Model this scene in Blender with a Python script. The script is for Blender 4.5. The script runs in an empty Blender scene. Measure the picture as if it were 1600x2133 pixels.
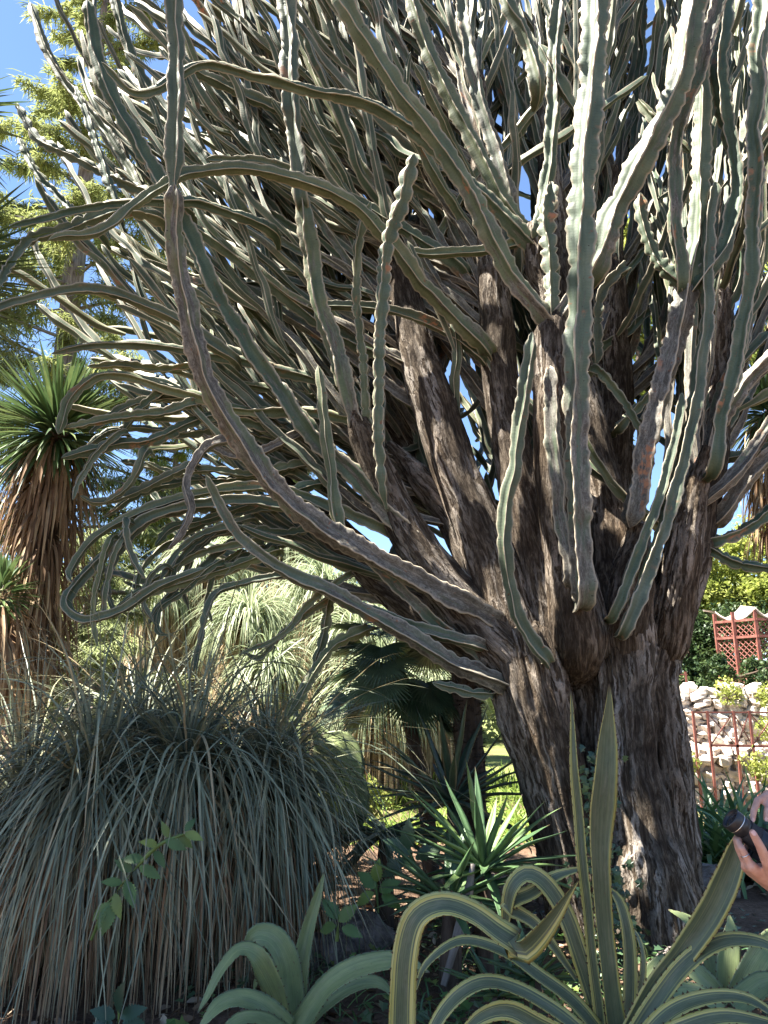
import bpy, math, random
import numpy as np
from mathutils import Vector, Matrix
# ---------------------------------------------------------------- camera, sky, sun, exposure
SC = bpy.context.scene
COL = SC.collection
FPX, TILT, CAMZ = 1550.0, math.radians(14.0), 1.6
cam_d = bpy.data.cameras.new('camera'); cam = bpy.data.objects.new('camera', cam_d); COL.objects.link(cam)
cam.location = (0, 0, CAMZ); cam.rotation_euler = (math.pi / 2 + TILT, 0, 0)
cam_d.sensor_fit = 'HORIZONTAL'; cam_d.sensor_width = 36.0; cam_d.lens = 36.0 * FPX / 1600.0
cam_d.clip_start = 0.05; cam_d.clip_end = 2000
SC.camera = cam
SUN = Vector((-0.47, -0.07, 0.88)).normalized()
world = bpy.data.worlds.new('World'); SC.world = world; world.use_nodes = True
wn = world.node_tree.nodes; wl = world.node_tree.links; wn.clear()
sky = wn.new('ShaderNodeTexSky'); sky.sky_type = 'NISHITA'; sky.sun_disc = False
sky.sun_elevation = math.asin(SUN.z); sky.sun_rotation = math.atan2(SUN.x, SUN.y)
sky.air_density = 1.0; sky.dust_density = 0.3; sky.ozone_density = 4.0; sky.altitude = 1500.0
bg = wn.new('ShaderNodeBackground'); bg.inputs['Strength'].default_value = 0.051
wo = wn.new('ShaderNodeOutputWorld'); wl.new(sky.outputs[0], bg.inputs['Color']); wl.new(bg.outputs[0], wo.inputs['Surface'])
sun_d = bpy.data.lights.new('sun', 'SUN'); sun_d.energy = 5.0; sun_d.angle = math.radians(0.53); sun_d.color = (1.0, 0.95, 0.86)
sun_o = bpy.data.objects.new('sun', sun_d); COL.objects.link(sun_o)
sun_o.rotation_euler = SUN.to_track_quat('Z', 'Y').to_euler()
vs = SC.view_settings; vs.view_transform = 'Standard'; vs.look = 'None'; vs.exposure = 2.8; vs.gamma = 1.0; vs.use_curve_mapping = False
SC.cycles.use_denoising = True
SC.cycles.max_bounces = 8; SC.cycles.diffuse_bounces = 4; SC.cycles.transparent_max_bounces = 4
# ---------------------------------------------------------------- helpers
CAM = np.array([0, 0, CAMZ]); FWD = np.array([0, math.cos(TILT), math.sin(TILT)]); UPV = np.array([0, -math.sin(TILT), math.cos(TILT)])
Z = np.array([0., 0., 1.])
def at(px, py, Y):
    d = np.array([1., 0, 0]) * ((px - 800) / FPX) + UPV * ((1066.5 - py) / FPX) + FWD
    return CAM + d * (Y / d[1])
def m_px(w, P):                       # pixels -> metres at point P
    return w / FPX * float(np.dot(np.asarray(P) - CAM, FWD))
def ys(pts, y0, y1):                  # give a traced polyline depths running from y0 to y1
    n = len(pts)
    return [(p[0], p[1], y0 + (y1 - y0) * i / (n - 1)) for i, p in enumerate(pts)]
def W(pts): return np.array([at(*p) for p in pts])
def unit(v):
    v = np.asarray(v, float); return v / np.maximum(np.linalg.norm(v, axis=-1, keepdims=True), 1e-9)
def hash3(i, j, k, s):
    n = (i * 374761393 + j * 668265263 + k * 2147483647 + s * 974711) & 0x7fffffff
    n = ((n ^ (n >> 13)) * 1274126177) & 0x7fffffff
    n = ((n ^ (n >> 15)) * 362437) & 0x7fffffff
    return (n ^ (n >> 12)) % 65536 / 65535.0
def vnoise(x, y, z, s=0):
    x, y, z = np.broadcast_arrays(np.asarray(x, float), np.asarray(y, float), np.asarray(z, float))
    i, j, k = np.floor(x).astype(np.int64), np.floor(y).astype(np.int64), np.floor(z).astype(np.int64)
    u, v, w = x - i, y - j, z - k
    u, v, w = u*u*(3-2*u), v*v*(3-2*v), w*w*(3-2*w)
    r = 0
    for a in (0, 1):
        for b in (0, 1):
            for c in (0, 1):
                r = r + hash3(i+a, j+b, k+c, s) * (u if a else 1-u) * (v if b else 1-v) * (w if c else 1-w)
    return r
def spline(P, spacing, radii=None):
    P = np.asarray(P, float); n = len(P)
    Q = np.vstack([2*P[0]-P[1], P, 2*P[-1]-P[-2]])
    out = []; tpar = []
    for i in range(n - 1):
        p0, p1, p2, p3 = Q[i:i+4]
        t = np.linspace(0, 1, 24, endpoint=False)[:, None]
        out.append(0.5*((2*p1)+(-p0+p2)*t+(2*p0-5*p1+4*p2-p3)*t*t+(-p0+3*p1-3*p2+p3)*t**3)); tpar.append(i + t[:, 0])
    out.append(P[-1:]); tpar.append(np.array([n-1.0]))
    out = np.vstack(out); tpar = np.concatenate(tpar)
    d = np.concatenate([[0], np.cumsum(np.linalg.norm(np.diff(out, axis=0), axis=1))])
    m = max(4, int(d[-1] / spacing) + 1); s = np.linspace(0, d[-1], m)
    R = np.stack([np.interp(s, d, out[:, k]) for k in range(3)], 1)
    tp = np.interp(s, d, tpar)
    if radii is not None: return R, s, np.interp(tp, np.arange(n), radii)
    return R, s, tp / (n - 1)
def frames(C, ref=None):
    T = unit(np.gradient(C, axis=0))
    N = np.zeros_like(C)
    r = np.array(ref if ref is not None else (0.31, 0.52, 0.8), float)
    n = r - T[0]*np.dot(r, T[0])
    if np.linalg.norm(n) < 1e-3: n = np.array([1., 0, 0]) - T[0]*T[0][0]
    N[0] = n/np.linalg.norm(n)
    for i in range(1, len(C)):
        n = N[i-1] - T[i]*np.dot(N[i-1], T[i]); N[i] = n/np.linalg.norm(n)
    return T, N, np.cross(T, N)
def grid_quads(rows, cols, wrap=False, off=0):
    c = cols if wrap else cols - 1
    i, j = np.meshgrid(np.arange(rows-1), np.arange(c), indexing='ij')
    a = i*cols + j; b = i*cols + (j+1) % cols
    return np.stack([a, b, b+cols, a+cols], -1).reshape(-1, 4) + off
class MB:
    """collects geometry (quads; a triangle repeats its last corner) for ONE mesh object"""
    KEYS = ('edge', 'age', 'rnd')
    def __init__(s): s.V = []; s.Q = []; s.T = []; s.A = {k: [] for k in s.KEYS}; s.U = []; s.M = []; s.MT = []; s.n = 0
    def add(s, V, Q=None, T=None, edge=0., age=0., rnd=0., uvw=None, mi=0):
        V = np.asarray(V, float).reshape(-1, 3); m = len(V)
        s.V.append(V)
        if Q is not None and len(Q): Q = np.asarray(Q).reshape(-1, 4); s.Q.append(Q + s.n); s.M.append(np.full(len(Q), mi))
        if T is not None and len(T): T = np.asarray(T).reshape(-1, 3); s.T.append(T + s.n); s.MT.append(np.full(len(T), mi))
        for k, v in (('edge', edge), ('age', age), ('rnd', rnd)): s.A[k].append(np.broadcast_to(np.asarray(v, float).reshape(-1), (m,)))
        s.U.append(V if uvw is None else np.asarray(uvw, float).reshape(-1, 3)); s.n += m
    def mesh(s, name, mats, smooth=True):
        me = bpy.data.meshes.new(name); V = np.vstack(s.V)
        q = np.vstack(s.Q) if s.Q else np.zeros((0, 4), int); t = np.vstack(s.T) if s.T else np.zeros((0, 3), int)
        me.vertices.add(len(V)); me.vertices.foreach_set('co', V.astype(np.float32).ravel())
        li = np.concatenate([q.ravel(), t.ravel()]).astype(np.int32)
        me.loops.add(len(li)); me.loops.foreach_set('vertex_index', li)
        tot = np.concatenate([np.full(len(q), 4), np.full(len(t), 3)]).astype(np.int32)
        me.polygons.add(len(tot)); me.polygons.foreach_set('loop_start', np.concatenate([[0], np.cumsum(tot)[:-1]]).astype(np.int32))
        me.polygons.foreach_set('use_smooth', np.full(len(tot), smooth))
        mi = np.concatenate(([np.concatenate(s.M)] if s.M else []) + ([np.concatenate(s.MT)] if s.MT else []))
        for k in s.KEYS:
            a = me.attributes.new(k, 'FLOAT', 'POINT'); a.data.foreach_set('value', np.concatenate(s.A[k]).astype(np.float32))
        a = me.attributes.new('uvw', 'FLOAT_VECTOR', 'POINT'); a.data.foreach_set('vector', np.vstack(s.U).astype(np.float32).ravel())
        for mm in (mats if isinstance(mats, (list, tuple)) else [mats]): me.materials.append(mm)
        me.polygons.foreach_set('material_index', mi.astype(np.int32))
        me.update(calc_edges=True)
        return me
    def build(s, name, mats, parent=None, smooth=True, loc=None):
        return link(name, s.mesh(name, mats, smooth), parent)
IDENT = Matrix.Identity(4); PINV = {}
def link(name, data, parent=None):
    o = bpy.data.objects.new(name, data); COL.objects.link(o)
    if parent is not None:
        o.parent = parent; o.matrix_parent_inverse = PINV.get(parent.name, IDENT)
    return o
def tag(o, label, cat, group=None, kind=None):
    o['label'] = label; o['category'] = cat
    if group: o['group'] = group
    if kind: o['kind'] = kind
    return o
def thing(name, loc, label, cat, group=None):
    """Empty at the thing's base; its parts are built in world coordinates"""
    o = bpy.data.objects.new(name, None); COL.objects.link(o); o.empty_display_size = 0.1
    o.location = tuple(float(v) for v in loc); PINV[o.name] = Matrix.Translation(Vector([-float(v) for v in loc]))
    return tag(o, label, cat, group)
def stuff(o): o['kind'] = 'stuff'; return o
# ---------------------------------------------------------------- materials
class NT:
    def __init__(s, name):
        s.m = bpy.data.materials.new(name); s.m.use_nodes = True; s.t = s.m.node_tree; s.t.nodes.clear()
        s.out = s.t.nodes.new('ShaderNodeOutputMaterial')
    def put(s, sock, v):
        if hasattr(v, 'links') or isinstance(v, bpy.types.NodeSocket): s.t.links.new(v, sock)
        elif isinstance(v, tuple) and len(v) == 3 and sock.type == 'RGBA': sock.default_value = (*v, 1)
        else: sock.default_value = v
    def n(s, typ, props=None, **inp):
        nd = s.t.nodes.new('ShaderNode' + typ)
        for k, v in (props or {}).items(): setattr(nd, k, v)
        for k, v in inp.items(): s.put(nd.inputs[int(k[1:])] if k[0] == 'i' and k[1:].isdigit() else nd.inputs[k.replace('_', ' ')], v)
        return nd
    def attr(s, name, vec=False):
        a = s.n('Attribute', {'attribute_name': name}); return a.outputs['Vector'] if vec else a.outputs['Fac']
    def math(s, op, a, b=0.0, c=0.0, clamp=False):
        nd = s.n('Math', {'operation': op, 'use_clamp': clamp}, i0=a, i1=b, i2=c); return nd.outputs[0]
    def noise(s, vec, scale, detail=3, rough=.55): return s.n('TexNoise', None, Vector=vec, Scale=scale, Detail=detail, Roughness=rough).outputs['Fac']
    def ramp(s, fac, stops):
        nd = s.n('ValToRGB', None, Fac=fac); e = nd.color_ramp.elements
        while len(e) < len(stops): e.new(0.5)
        for x, (p, c) in zip(e, stops): x.position = p; x.color = (*c, 1) if len(c) == 3 else c
        return nd.outputs['Color']
    def mix(s, f, a, b):
        nd = s.n('Mix', {'data_type': 'RGBA'}); s.put(nd.inputs[0], f); s.put(nd.inputs[6], a); s.put(nd.inputs[7], b); return nd.outputs[2]
    def mulc(s, a, b):
        nd = s.n('Mix', {'data_type': 'RGBA', 'blend_type': 'MULTIPLY'}); nd.inputs[0].default_value = 1; s.put(nd.inputs[6], a); s.put(nd.inputs[7], b); return nd.outputs[2]
    def map(s, v, a, b, c=0., d=1.):
        return s.n('MapRange', None, i0=v, i1=a, i2=b, i3=c, i4=d).outputs[0]
    def scale(s, vec, xyz): return s.n('Mapping', None, Vector=vec, Scale=xyz).outputs[0]
    def bump(s, h, strength=.5, dist=.01): return s.n('Bump', None, Height=h, Strength=strength, Distance=dist).outputs[0]
    def end(s, color, rough=.7, normal=None, trans=0.0, spec=.3, tcol=None, metal=0.0):
        b = s.n('BsdfPrincipled', None, Base_Color=color, Roughness=rough, Metallic=metal); b.inputs['Specular IOR Level'].default_value = spec
        if normal is not None: s.put(b.inputs['Normal'], normal)
        sh = b.outputs[0]
        if trans > 0:
            t = s.n('BsdfTranslucent', None, Color=tcol if tcol is not None else color)
            mx = s.n('MixShader', None, Fac=trans); s.t.links.new(sh, mx.inputs[1]); s.t.links.new(t.outputs[0], mx.inputs[2]); sh = mx.outputs[0]
        s.t.links.new(sh, s.out.inputs['Surface']); return s.m
def leaf_mat(name, stops, trans=.3, rough=.55, along=None, spec=.3, streak=0.0):
    s = NT(name); c = s.ramp(s.attr('rnd'), stops)
    if along: c = s.mix(s.map(s.attr('age'), along[0], along[1]), c, along[2])
    uv = s.attr('uvw', True)
    nz = s.noise(uv, 9, 2); c = s.mulc(c, s.ramp(nz, [(.25, (.72, .72, .72)), (.75, (1.22, 1.22, 1.2))]))
    nrm = None
    if streak: nrm = s.bump(s.noise(s.scale(uv, (60, 60, 3)), 6, 2), streak, .004)
    return s.end(c, rough, nrm, trans, spec)
def make_rib_mat():
    s = NT('euphorbia_skin'); uv = s.attr('uvw', True); age = s.math('ADD', s.attr('age'), .08); edge = s.attr('edge'); rnd = s.attr('rnd')
    n1 = s.noise(s.scale(uv, (9, 9, 5)), 1.0, 4)
    green = s.ramp(n1, [(.3, (.045, .062, .038)), (.55, (.078, .097, .06)), (.75, (.125, .14, .094))])
    green = s.mulc(green, s.ramp(rnd, [(0, (.7, .85, .78)), (.3, (.95, 1., .95)), (.6, (1.05, 1.04, 1.08)), (.85, (1.4, 1.3, .9)), (1, (1.1, 1.2, 1.3))]))
    chev = s.n('TexWave', {'wave_type': 'BANDS', 'bands_direction': 'Z'}, Vector=s.scale(uv, (2, 2, 1.0)), Scale=14.0, Distortion=6.0, Detail=2.0).outputs['Fac']
    green = s.mulc(green, s.ramp(chev, [(0, (.95, .95, .95)), (1, (1.04, 1.04, 1.04))]))
    bk = s.math('ADD', s.math('MULTIPLY', s.noise(s.scale(uv, (30, 30, 8)), 1.0, 5, .7), .55), s.math('MULTIPLY', s.noise(s.scale(uv, (110, 110, 45)), 1.0, 4, .75), .45))
    bark = s.ramp(bk, [(.33, (.028, .024, .017)), (.46, (.07, .062, .048)), (.56, (.15, .14, .116)), (.68, (.27, .255, .215))])
    amt = s.math('ADD', s.map(age, .25, .8), s.math('MULTIPLY', s.math('SUBTRACT', s.noise(s.scale(uv, (14, 14, 3)), 1.0, 4), .5), 1.5))
    amt = s.math('MULTIPLY', s.map(amt, .35, .62), s.map(age, .08, .35))
    c = s.mix(amt, green, bark)
    spots = s.noise(s.scale(uv, (30, 30, 22)), 1.0, 3, .6)
    c = s.mix(s.math('MULTIPLY', s.map(spots, .66, .72), .75), c, (.16, .065, .03))
    rust = s.noise(s.scale(uv, (4, 4, 2.5)), 1.0, 3)
    c = s.mix(s.math('MULTIPLY', s.map(rust, .63, .72), s.map(spots, .42, .58)), c, (.30, .13, .06))
    dots = s.n('TexVoronoi', None, Vector=uv, Scale=26.0).outputs['Distance']
    c = s.mix(s.map(dots, .10, .07), c, (.02, .016, .012))
    c = s.mix(s.math('MULTIPLY', s.map(edge, .6, 1.0), .8), c, (.36, .31, .23))
    h = s.math('ADD', s.math('MULTIPLY', bk, amt), s.math('MULTIPLY', chev, .04))
    return s.end(c, .58, s.bump(h, .6, .008), spec=.3)
def make_bark_mat():
    s = NT('euphorbia_bark'); uv = s.attr('uvw', True)
    wob = s.n('TexNoise', None, Vector=s.scale(uv, (9, 9, 5)), Scale=1.0, Detail=3.0).outputs['Color']
    def warped(sc, k): return s.n('VectorMath', {'operation': 'ADD'}, i0=s.scale(uv, sc), i1=s.n('VectorMath', {'operation': 'SCALE'}, i0=wob, Scale=k).outputs[0]).outputs[0]
    r1 = s.noise(warped((15, 15, 1.3), 1.1), 1.0, 3, .6); rid = s.math('SUBTRACT', 1.0, s.math('MULTIPLY', s.math('ABSOLUTE', s.math('SUBTRACT', r1, .5)), 8.0))
    fl = s.noise(warped((48, 48, 9), 2.0), 1.0, 5, .7); b = s.noise(s.scale(uv, (4, 4, 1.2)), 1.0, 3); g = s.noise(s.scale(uv, (120, 120, 60)), 1.0, 3, .7)
    base = s.ramp(fl, [(.32, (.021, .0155, .0115)), (.48, (.055, .0425, .0315)), (.58, (.11, .09, .069)), (.70, (.20, .168, .135))])
    base = s.mulc(base, s.ramp(b, [(.3, (.7, .68, .66)), (.7, (1.25, 1.2, 1.12))]))
    pale = s.ramp(g, [(.3, (.19, .155, .125)), (.6, (.36, .315, .265)), (.8, (.48, .435, .38))])
    m = s.math('MULTIPLY', s.map(s.math('ADD', rid, s.math('MULTIPLY', s.math('SUBTRACT', fl, .5), 1.6)), .35, .75), s.map(b, .42, .62))
    c = s.mix(m, base, pale)
    c = s.mix(s.map(s.noise(s.scale(uv, (2.2, 2.2, 1.2)), 1.0, 2), .5, .75), c, s.mulc(c, (1.06, .95, .84)))
    h = s.math('ADD', s.math('MULTIPLY', m, .6), s.math('ADD', fl, s.math('MULTIPLY', g, .2)))
    return s.end(c, .9, s.bump(h, 1.0, .03), spec=.12)
M = {}
M['rib'] = make_rib_mat(); M['bark'] = make_bark_mat()
# ---------------------------------------------------------------- ground
def gh(x, y):
    x = np.asarray(x, float); y = np.asarray(y, float)
    h = 0.10*(vnoise(x*.6, y*.6, 0., 3)-.5) + 0.05*(vnoise(x*2.3, y*2.3, 0., 4)-.5) + 0.02*(vnoise(x*9, y*9, 0., 5)-.5)
    h = h + .30*np.exp(-((x-1.05)**2+(y-3.35)**2)/.5) + .10*np.exp(-((x-1.6)**2+(y-5.6)**2)/1.6)
    h = h + .05*np.clip(y-7, 0, 8)*np.clip((2.5-x)/1.5, 0, 1)
    return h
def make_ground():
    ax = np.concatenate([-np.geomspace(400, 9, 26)[:-1], np.arange(-9, 9, .09), np.geomspace(9, 400, 26)])
    ay = np.concatenate([-np.geomspace(300, 1.0, 22)[:-1], np.arange(-1, 14, .09), np.geomspace(14, 800, 30)])
    X, Y = np.meshgrid(ax, ay, indexing='xy')
    H = gh(X, Y) * np.clip(1.5 - np.hypot(X, Y)/30, 0, 1)
    V = np.stack([X, Y, H], -1)
    mb = MB(); mb.add(V, grid_quads(len(ay), len(ax)))
    s = NT('soil'); P = s.n('NewGeometry').outputs['Position']
    a = s.noise(P, 2.2, 5); b = s.noise(P, 30, 4, .7); c = s.noise(P, 140, 2)
    col = s.ramp(a, [(.3, (.065, .042, .028)), (.5, (.12, .078, .052)), (.7, (.19, .13, .09))])
    col = s.mulc(col, s.ramp(b, [(.3, (.55, .52, .5)), (.7, (1.35, 1.35, 1.35))]))
    col = s.mix(s.map(c, .66, .72), col, (.26, .22, .18))
    xy = s.n('SeparateXYZ', None, Vector=P); far = s.map(xy.outputs[1], 9, 14)
    grass = s.ramp(s.noise(P, 1.2, 4), [(.35, (.10, .075, .045)), (.5, (.13, .15, .05)), (.7, (.17, .20, .06))])
    col = s.mix(far, col, grass)
    m = s.end(col, .95, s.bump(s.math('ADD', b, s.math('MULTIPLY', c, .5)), .7, .02), spec=.1)
    g = mb.build('ground', m); g['kind'] = 'structure'; g['label'] = 'brown earth strewn with fallen leaves under the trees'
    return g
make_ground()
# ---------------------------------------------------------------- the great euphorbia
rng = np.random.default_rng(7)
def rib(mb, P, r0, r1, a0=0., a1=0., hero=True, nw=4, seed=0, spacing=None, seg=.30, twist=None, tip=True, pin=.28):
    """four-winged succulent branch: wavy margins, pinched between yearly segments"""
    r = np.random.default_rng(seed)
    C, s, tp = spline(P, spacing or (.028 if hero else .06)); n = len(C); L = s[-1]
    C = C + (np.stack([vnoise(s*3.1, seed*.7, q*9., q) + .45*vnoise(s*8.3, seed*.7, q*5., q+3) for q in range(3)], 1)-.72)*(.026 if hero else .034)*np.clip(s/.3, 0, 1)[:, None]
    T, N, B = frames(C, unit(r.normal(size=3)))
    k = np.clip(s/L, 0, 1)
    R = r0 + (r1-r0)*k
    # segments of uneven length
    cut = [-r.uniform(0, seg)]
    while cut[-1] < L + seg: cut.append(cut[-1] + seg*r.uniform(.5, 1.6))
    cut = np.array(cut); idx = np.searchsorted(cut, s) - 1
    ph = (s - cut[idx])/(cut[idx+1]-cut[idx])
    bul = 1-pin + pin*np.sin(np.pi*np.clip(ph, 0, 1))**.45
    age = a0 + (a1-a0)*k**.8
    pinch = 1 - (1-bul)*(1-.6*np.clip(age, 0, 1))
    R = R*pinch*(1 + .05*np.sin(s*7+r.uniform(0, 6)))
    if tip: R = R*np.clip(np.sqrt(np.clip((L-s)/.10, 0, 1)), .06, 1)
    R = R*np.clip(.35+.65*s/.22, .35, 1)
    tw = (twist if twist is not None else r.uniform(-.5, .5))*s + r.uniform(0, 6) + .10*np.sin(s*5+r.uniform(0, 6))
    per = [(0., 0), (.36, 1), (.468, 2), (.532, 2), (.64, 1)] if hero else [(0., 0), (.46, 2), (.54, 2)]
    ang = []; typ = []
    for w in range(nw):
        for f, t in per: ang.append(2*np.pi*(w+f)/nw); typ.append(t)
    ang = np.array(ang); typ = np.array(typ); na = len(ang)
    core = np.clip(.19 + .46*np.clip(age, 0, 1.2), .19, .72)[:, None]       # older wood is rounder
    wing = np.stack([1 + r.normal(0, .04 if hero else .03, n) + .06*np.sin(s*r.uniform(9, 14)+r.uniform(0, 6)) + (.062*np.sin(s*r.uniform(50, 70)+r.uniform(0, 6)) if hero else 0) for _ in range(nw)], 1)
    wig = np.stack([.09*np.sin(s*r.uniform(6, 11)+r.uniform(0, 6)) for _ in range(nw)], 1)
    wid = np.repeat(np.arange(nw), len(per))
    tipr = wing[:, wid]
    rad = np.where(typ[None] == 0, core, np.where(typ[None] == 1, core*.55+.34*tipr, tipr))
    A = tw[:, None] + ang[None] + np.where(typ[None] >= 1, wig[:, wid], 0)
    rad = rad*R[:, None]
    V = C[:, None] + rad[..., None]*(np.cos(A)[..., None]*N[:, None] + np.sin(A)[..., None]*B[:, None])
    uvw = np.stack([np.cos(ang)[None]*R[:, None]+seed*.37 % 7, np.sin(ang)[None]*R[:, None]+seed*.11 % 5, np.broadcast_to(s[:, None], rad.shape)], -1)
    edge = np.broadcast_to((typ == 2).astype(float)[None], rad.shape)
    Q = grid_quads(n, na, True)
    V = np.vstack([V.reshape(-1, 3), C[-1:] + T[-1:]*R[-1]]); top = len(V)-1
    Tt = np.array([[(n-1)*na+j, (n-1)*na+(j+1) % na, top] for j in range(na)])
    mb.add(V, Q, Tt, edge=np.append(edge.ravel(), 1), age=np.append(np.repeat(age, na), age[-1]), rnd=r.uniform(), uvw=np.vstack([uvw.reshape(-1, 3), uvw[-1, :1]]))
def barktube(mb, P, radii, seed=0, na=44, spacing=.035, lobes=.10, rough=.055, flare=0.):
    r = np.random.default_rng(seed); C, s, R = spline(P, spacing, radii); n = len(C)
    C = C + .012*(np.stack([vnoise(s*3, seed, i*9., seed) for i in range(3)], 1)-.5)
    T, N, B = frames(C); th = np.linspace(0, 2*np.pi, na, endpoint=False)[None]
    ca, sa = np.cos(th), np.sin(th); Rm = R[:, None]
    tws = .35*s[:, None]
    lob = vnoise(np.cos(th+tws)*1.6+seed, np.sin(th+tws)*1.6, s[:, None]*.5, seed) - .5
    x, y = ca*Rm, sa*Rm
    f1 = vnoise(x*20+seed, y*20, s[:, None]*2.2, seed+1); f2 = vnoise(x*45+seed, y*45, s[:, None]*6, seed+2)
    rid = 1-np.abs(2*f1-1)
    rr = Rm*(1+2*lobes*lob) + Rm**.5*rough*(rid**2-.45)*.9 + .02*(f2-.5)
    V = C[:, None] + rr[..., None]*(ca[..., None]*N[:, None]+sa[..., None]*B[:, None])
    uvw = np.stack([x+seed*1.7, y, np.broadcast_to(s[:, None], rr.shape)], -1)
    V = np.vstack([V.reshape(-1, 3), C[-1:]+T[-1:]*R[-1]*.3]); top = len(V)-1
    Tt = np.array([[(n-1)*na+j, (n-1)*na+(j+1) % na, top] for j in range(na)])
    mb.add(V, grid_quads(n, na, True), Tt, rnd=r.uniform(), age=1., uvw=np.vstack([uvw.reshape(-1, 3), uvw[-1, :1]]))
TB = at(1270, 1960, 5.6); TB[2] = 0
tree = thing('candelabra_euphorbia', TB, 'giant grey-green candelabra euphorbia with fused bark trunks and hundreds of winged branches', 'tree')
# trunks and woody limbs: (pixel x, pixel y, depth), radii in pixels
WOOD = [
 ('trunk', [(1245,2010,5.5),(1222,1900,5.5),(1185,1750,5.48),(1142,1590,5.45),(1105,1450,5.45),(1078,1340,5.5),(1060,1260,5.6)], [100,82,68,68,78,80,58]),
 ('trunk', [(1275,2020,5.75),(1265,1900,5.75),(1248,1700,5.75),(1236,1500,5.72),(1226,1380,5.7),(1205,1260,5.65),(1190,1170,5.6)], [110,82,62,54,54,64,50]),
 ('trunk', [(1372,2010,5.35),(1360,1900,5.35),(1338,1740,5.38),(1312,1600,5.4),(1305,1450,5.45),(1300,1350,5.5),(1285,1240,5.55)], [126,100,68,58,56,66,52]),
 ('trunk', [(1412,1900,5.9),(1400,1780,5.9),(1384,1620,5.9),(1368,1480,5.85),(1360,1380,5.8),(1388,1285,5.72),(1430,1170,5.7),(1455,1050,5.7),(1478,930,5.7),(1488,760,5.7),(1492,560,5.75),(1500,380,5.8)], [66,56,52,48,47,52,44,40,36,31,27,22]),
 ('limb', [(1085,1380,5.5),(1050,1250,5.5),(1010,1130,5.55),(960,1010,5.6),(905,850,5.65),(875,760,5.7),(850,640,5.8),(820,500,5.9),(780,360,6.0),(740,200,6.1)], [70,58,52,46,42,40,32,27,24,19]),
 ('limb', [(1150,1330,5.5),(1120,1180,5.5),(1085,1020,5.55),(1058,880,5.6),(1040,760,5.6),(1030,640,5.65),(1015,480,5.75),(1005,330,5.85),(1000,150,6.0)], [62,50,42,37,36,34,26,23,18]),
 ('limb', [(1205,1330,5.3),(1178,1150,5.2),(1158,980,5.15),(1152,820,5.1),(1152,700,5.1),(1156,650,5.1)], [64,44,40,36,38,42]),
 ('limb', [(1290,1330,5.5),(1275,1180,5.55),(1262,1060,5.65),(1235,930,5.75),(1205,800,5.85),(1180,640,6.0),(1150,420,6.2),(1125,200,6.4)], [72,56,46,40,36,30,26,20]),
 ('limb', [(1240,1320,5.85),(1260,1150,6.0),(1270,980,6.1),(1275,800,6.2),(1270,600,6.3),(1280,350,6.5)], [60,50,44,40,32,22]),
 ('limb', [(1300,1300,5.4),(1318,1190,5.35),(1328,1090,5.3)], [52,44,36]),
 ('limb', [(1065,1370,5.45),(960,1260,5.5),(870,1140,5.5),(800,1010,5.5),(755,905,5.45),(735,850,5.4)], [62,50,42,36,32,26]),
 ('limb', [(1060,1390,5.6),(940,1300,5.7),(820,1220,5.8),(720,1130,5.9),(620,1040,6.0),(520,960,6.1)], [72,58,44,34,26,18]),
 ('limb', [(1130,1340,5.8),(1020,1160,6.1),(900,1000,6.4),(780,850,6.7),(660,690,7.0)], [60,46,38,30,20]),
 ('limb', [(1010,1220,5.7),(950,1090,5.8),(880,1000,5.8),(810,920,5.8)], [40,32,26,18]),
 ('limb', [(1395,1330,5.7),(1415,1200,5.5),(1440,1060,5.4),(1470,930,5.3)], [46,38,32,22]),
 ('limb', [(1120,480,5.35),(1118,560,5.3),(1140,640,5.2)], [24,24,26]),
]
for i, (nm, pts, rad) in enumerate(WOOD):
    P = W(pts)
    rm = [m_px(w, p) for w, p in zip(rad, P)]
    if pts[0][1] > 1890: P[0][2] = -0.15
    if nm == 'limb': P = np.vstack([P[0] + (P[0]-P[1])*.25 + np.array([0, .30, -.12]), P]); rm = [rm[0]*.45] + rm
    rm[-1] *= .4
    mb = MB(); barktube(mb, P, rm, seed=i+11, na=110 if nm == 'trunk' else 56, spacing=.018 if nm == 'trunk' else .03, rough=.10 if nm == 'trunk' else .06)
    mb.build(nm, M['bark'], tree)
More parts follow.
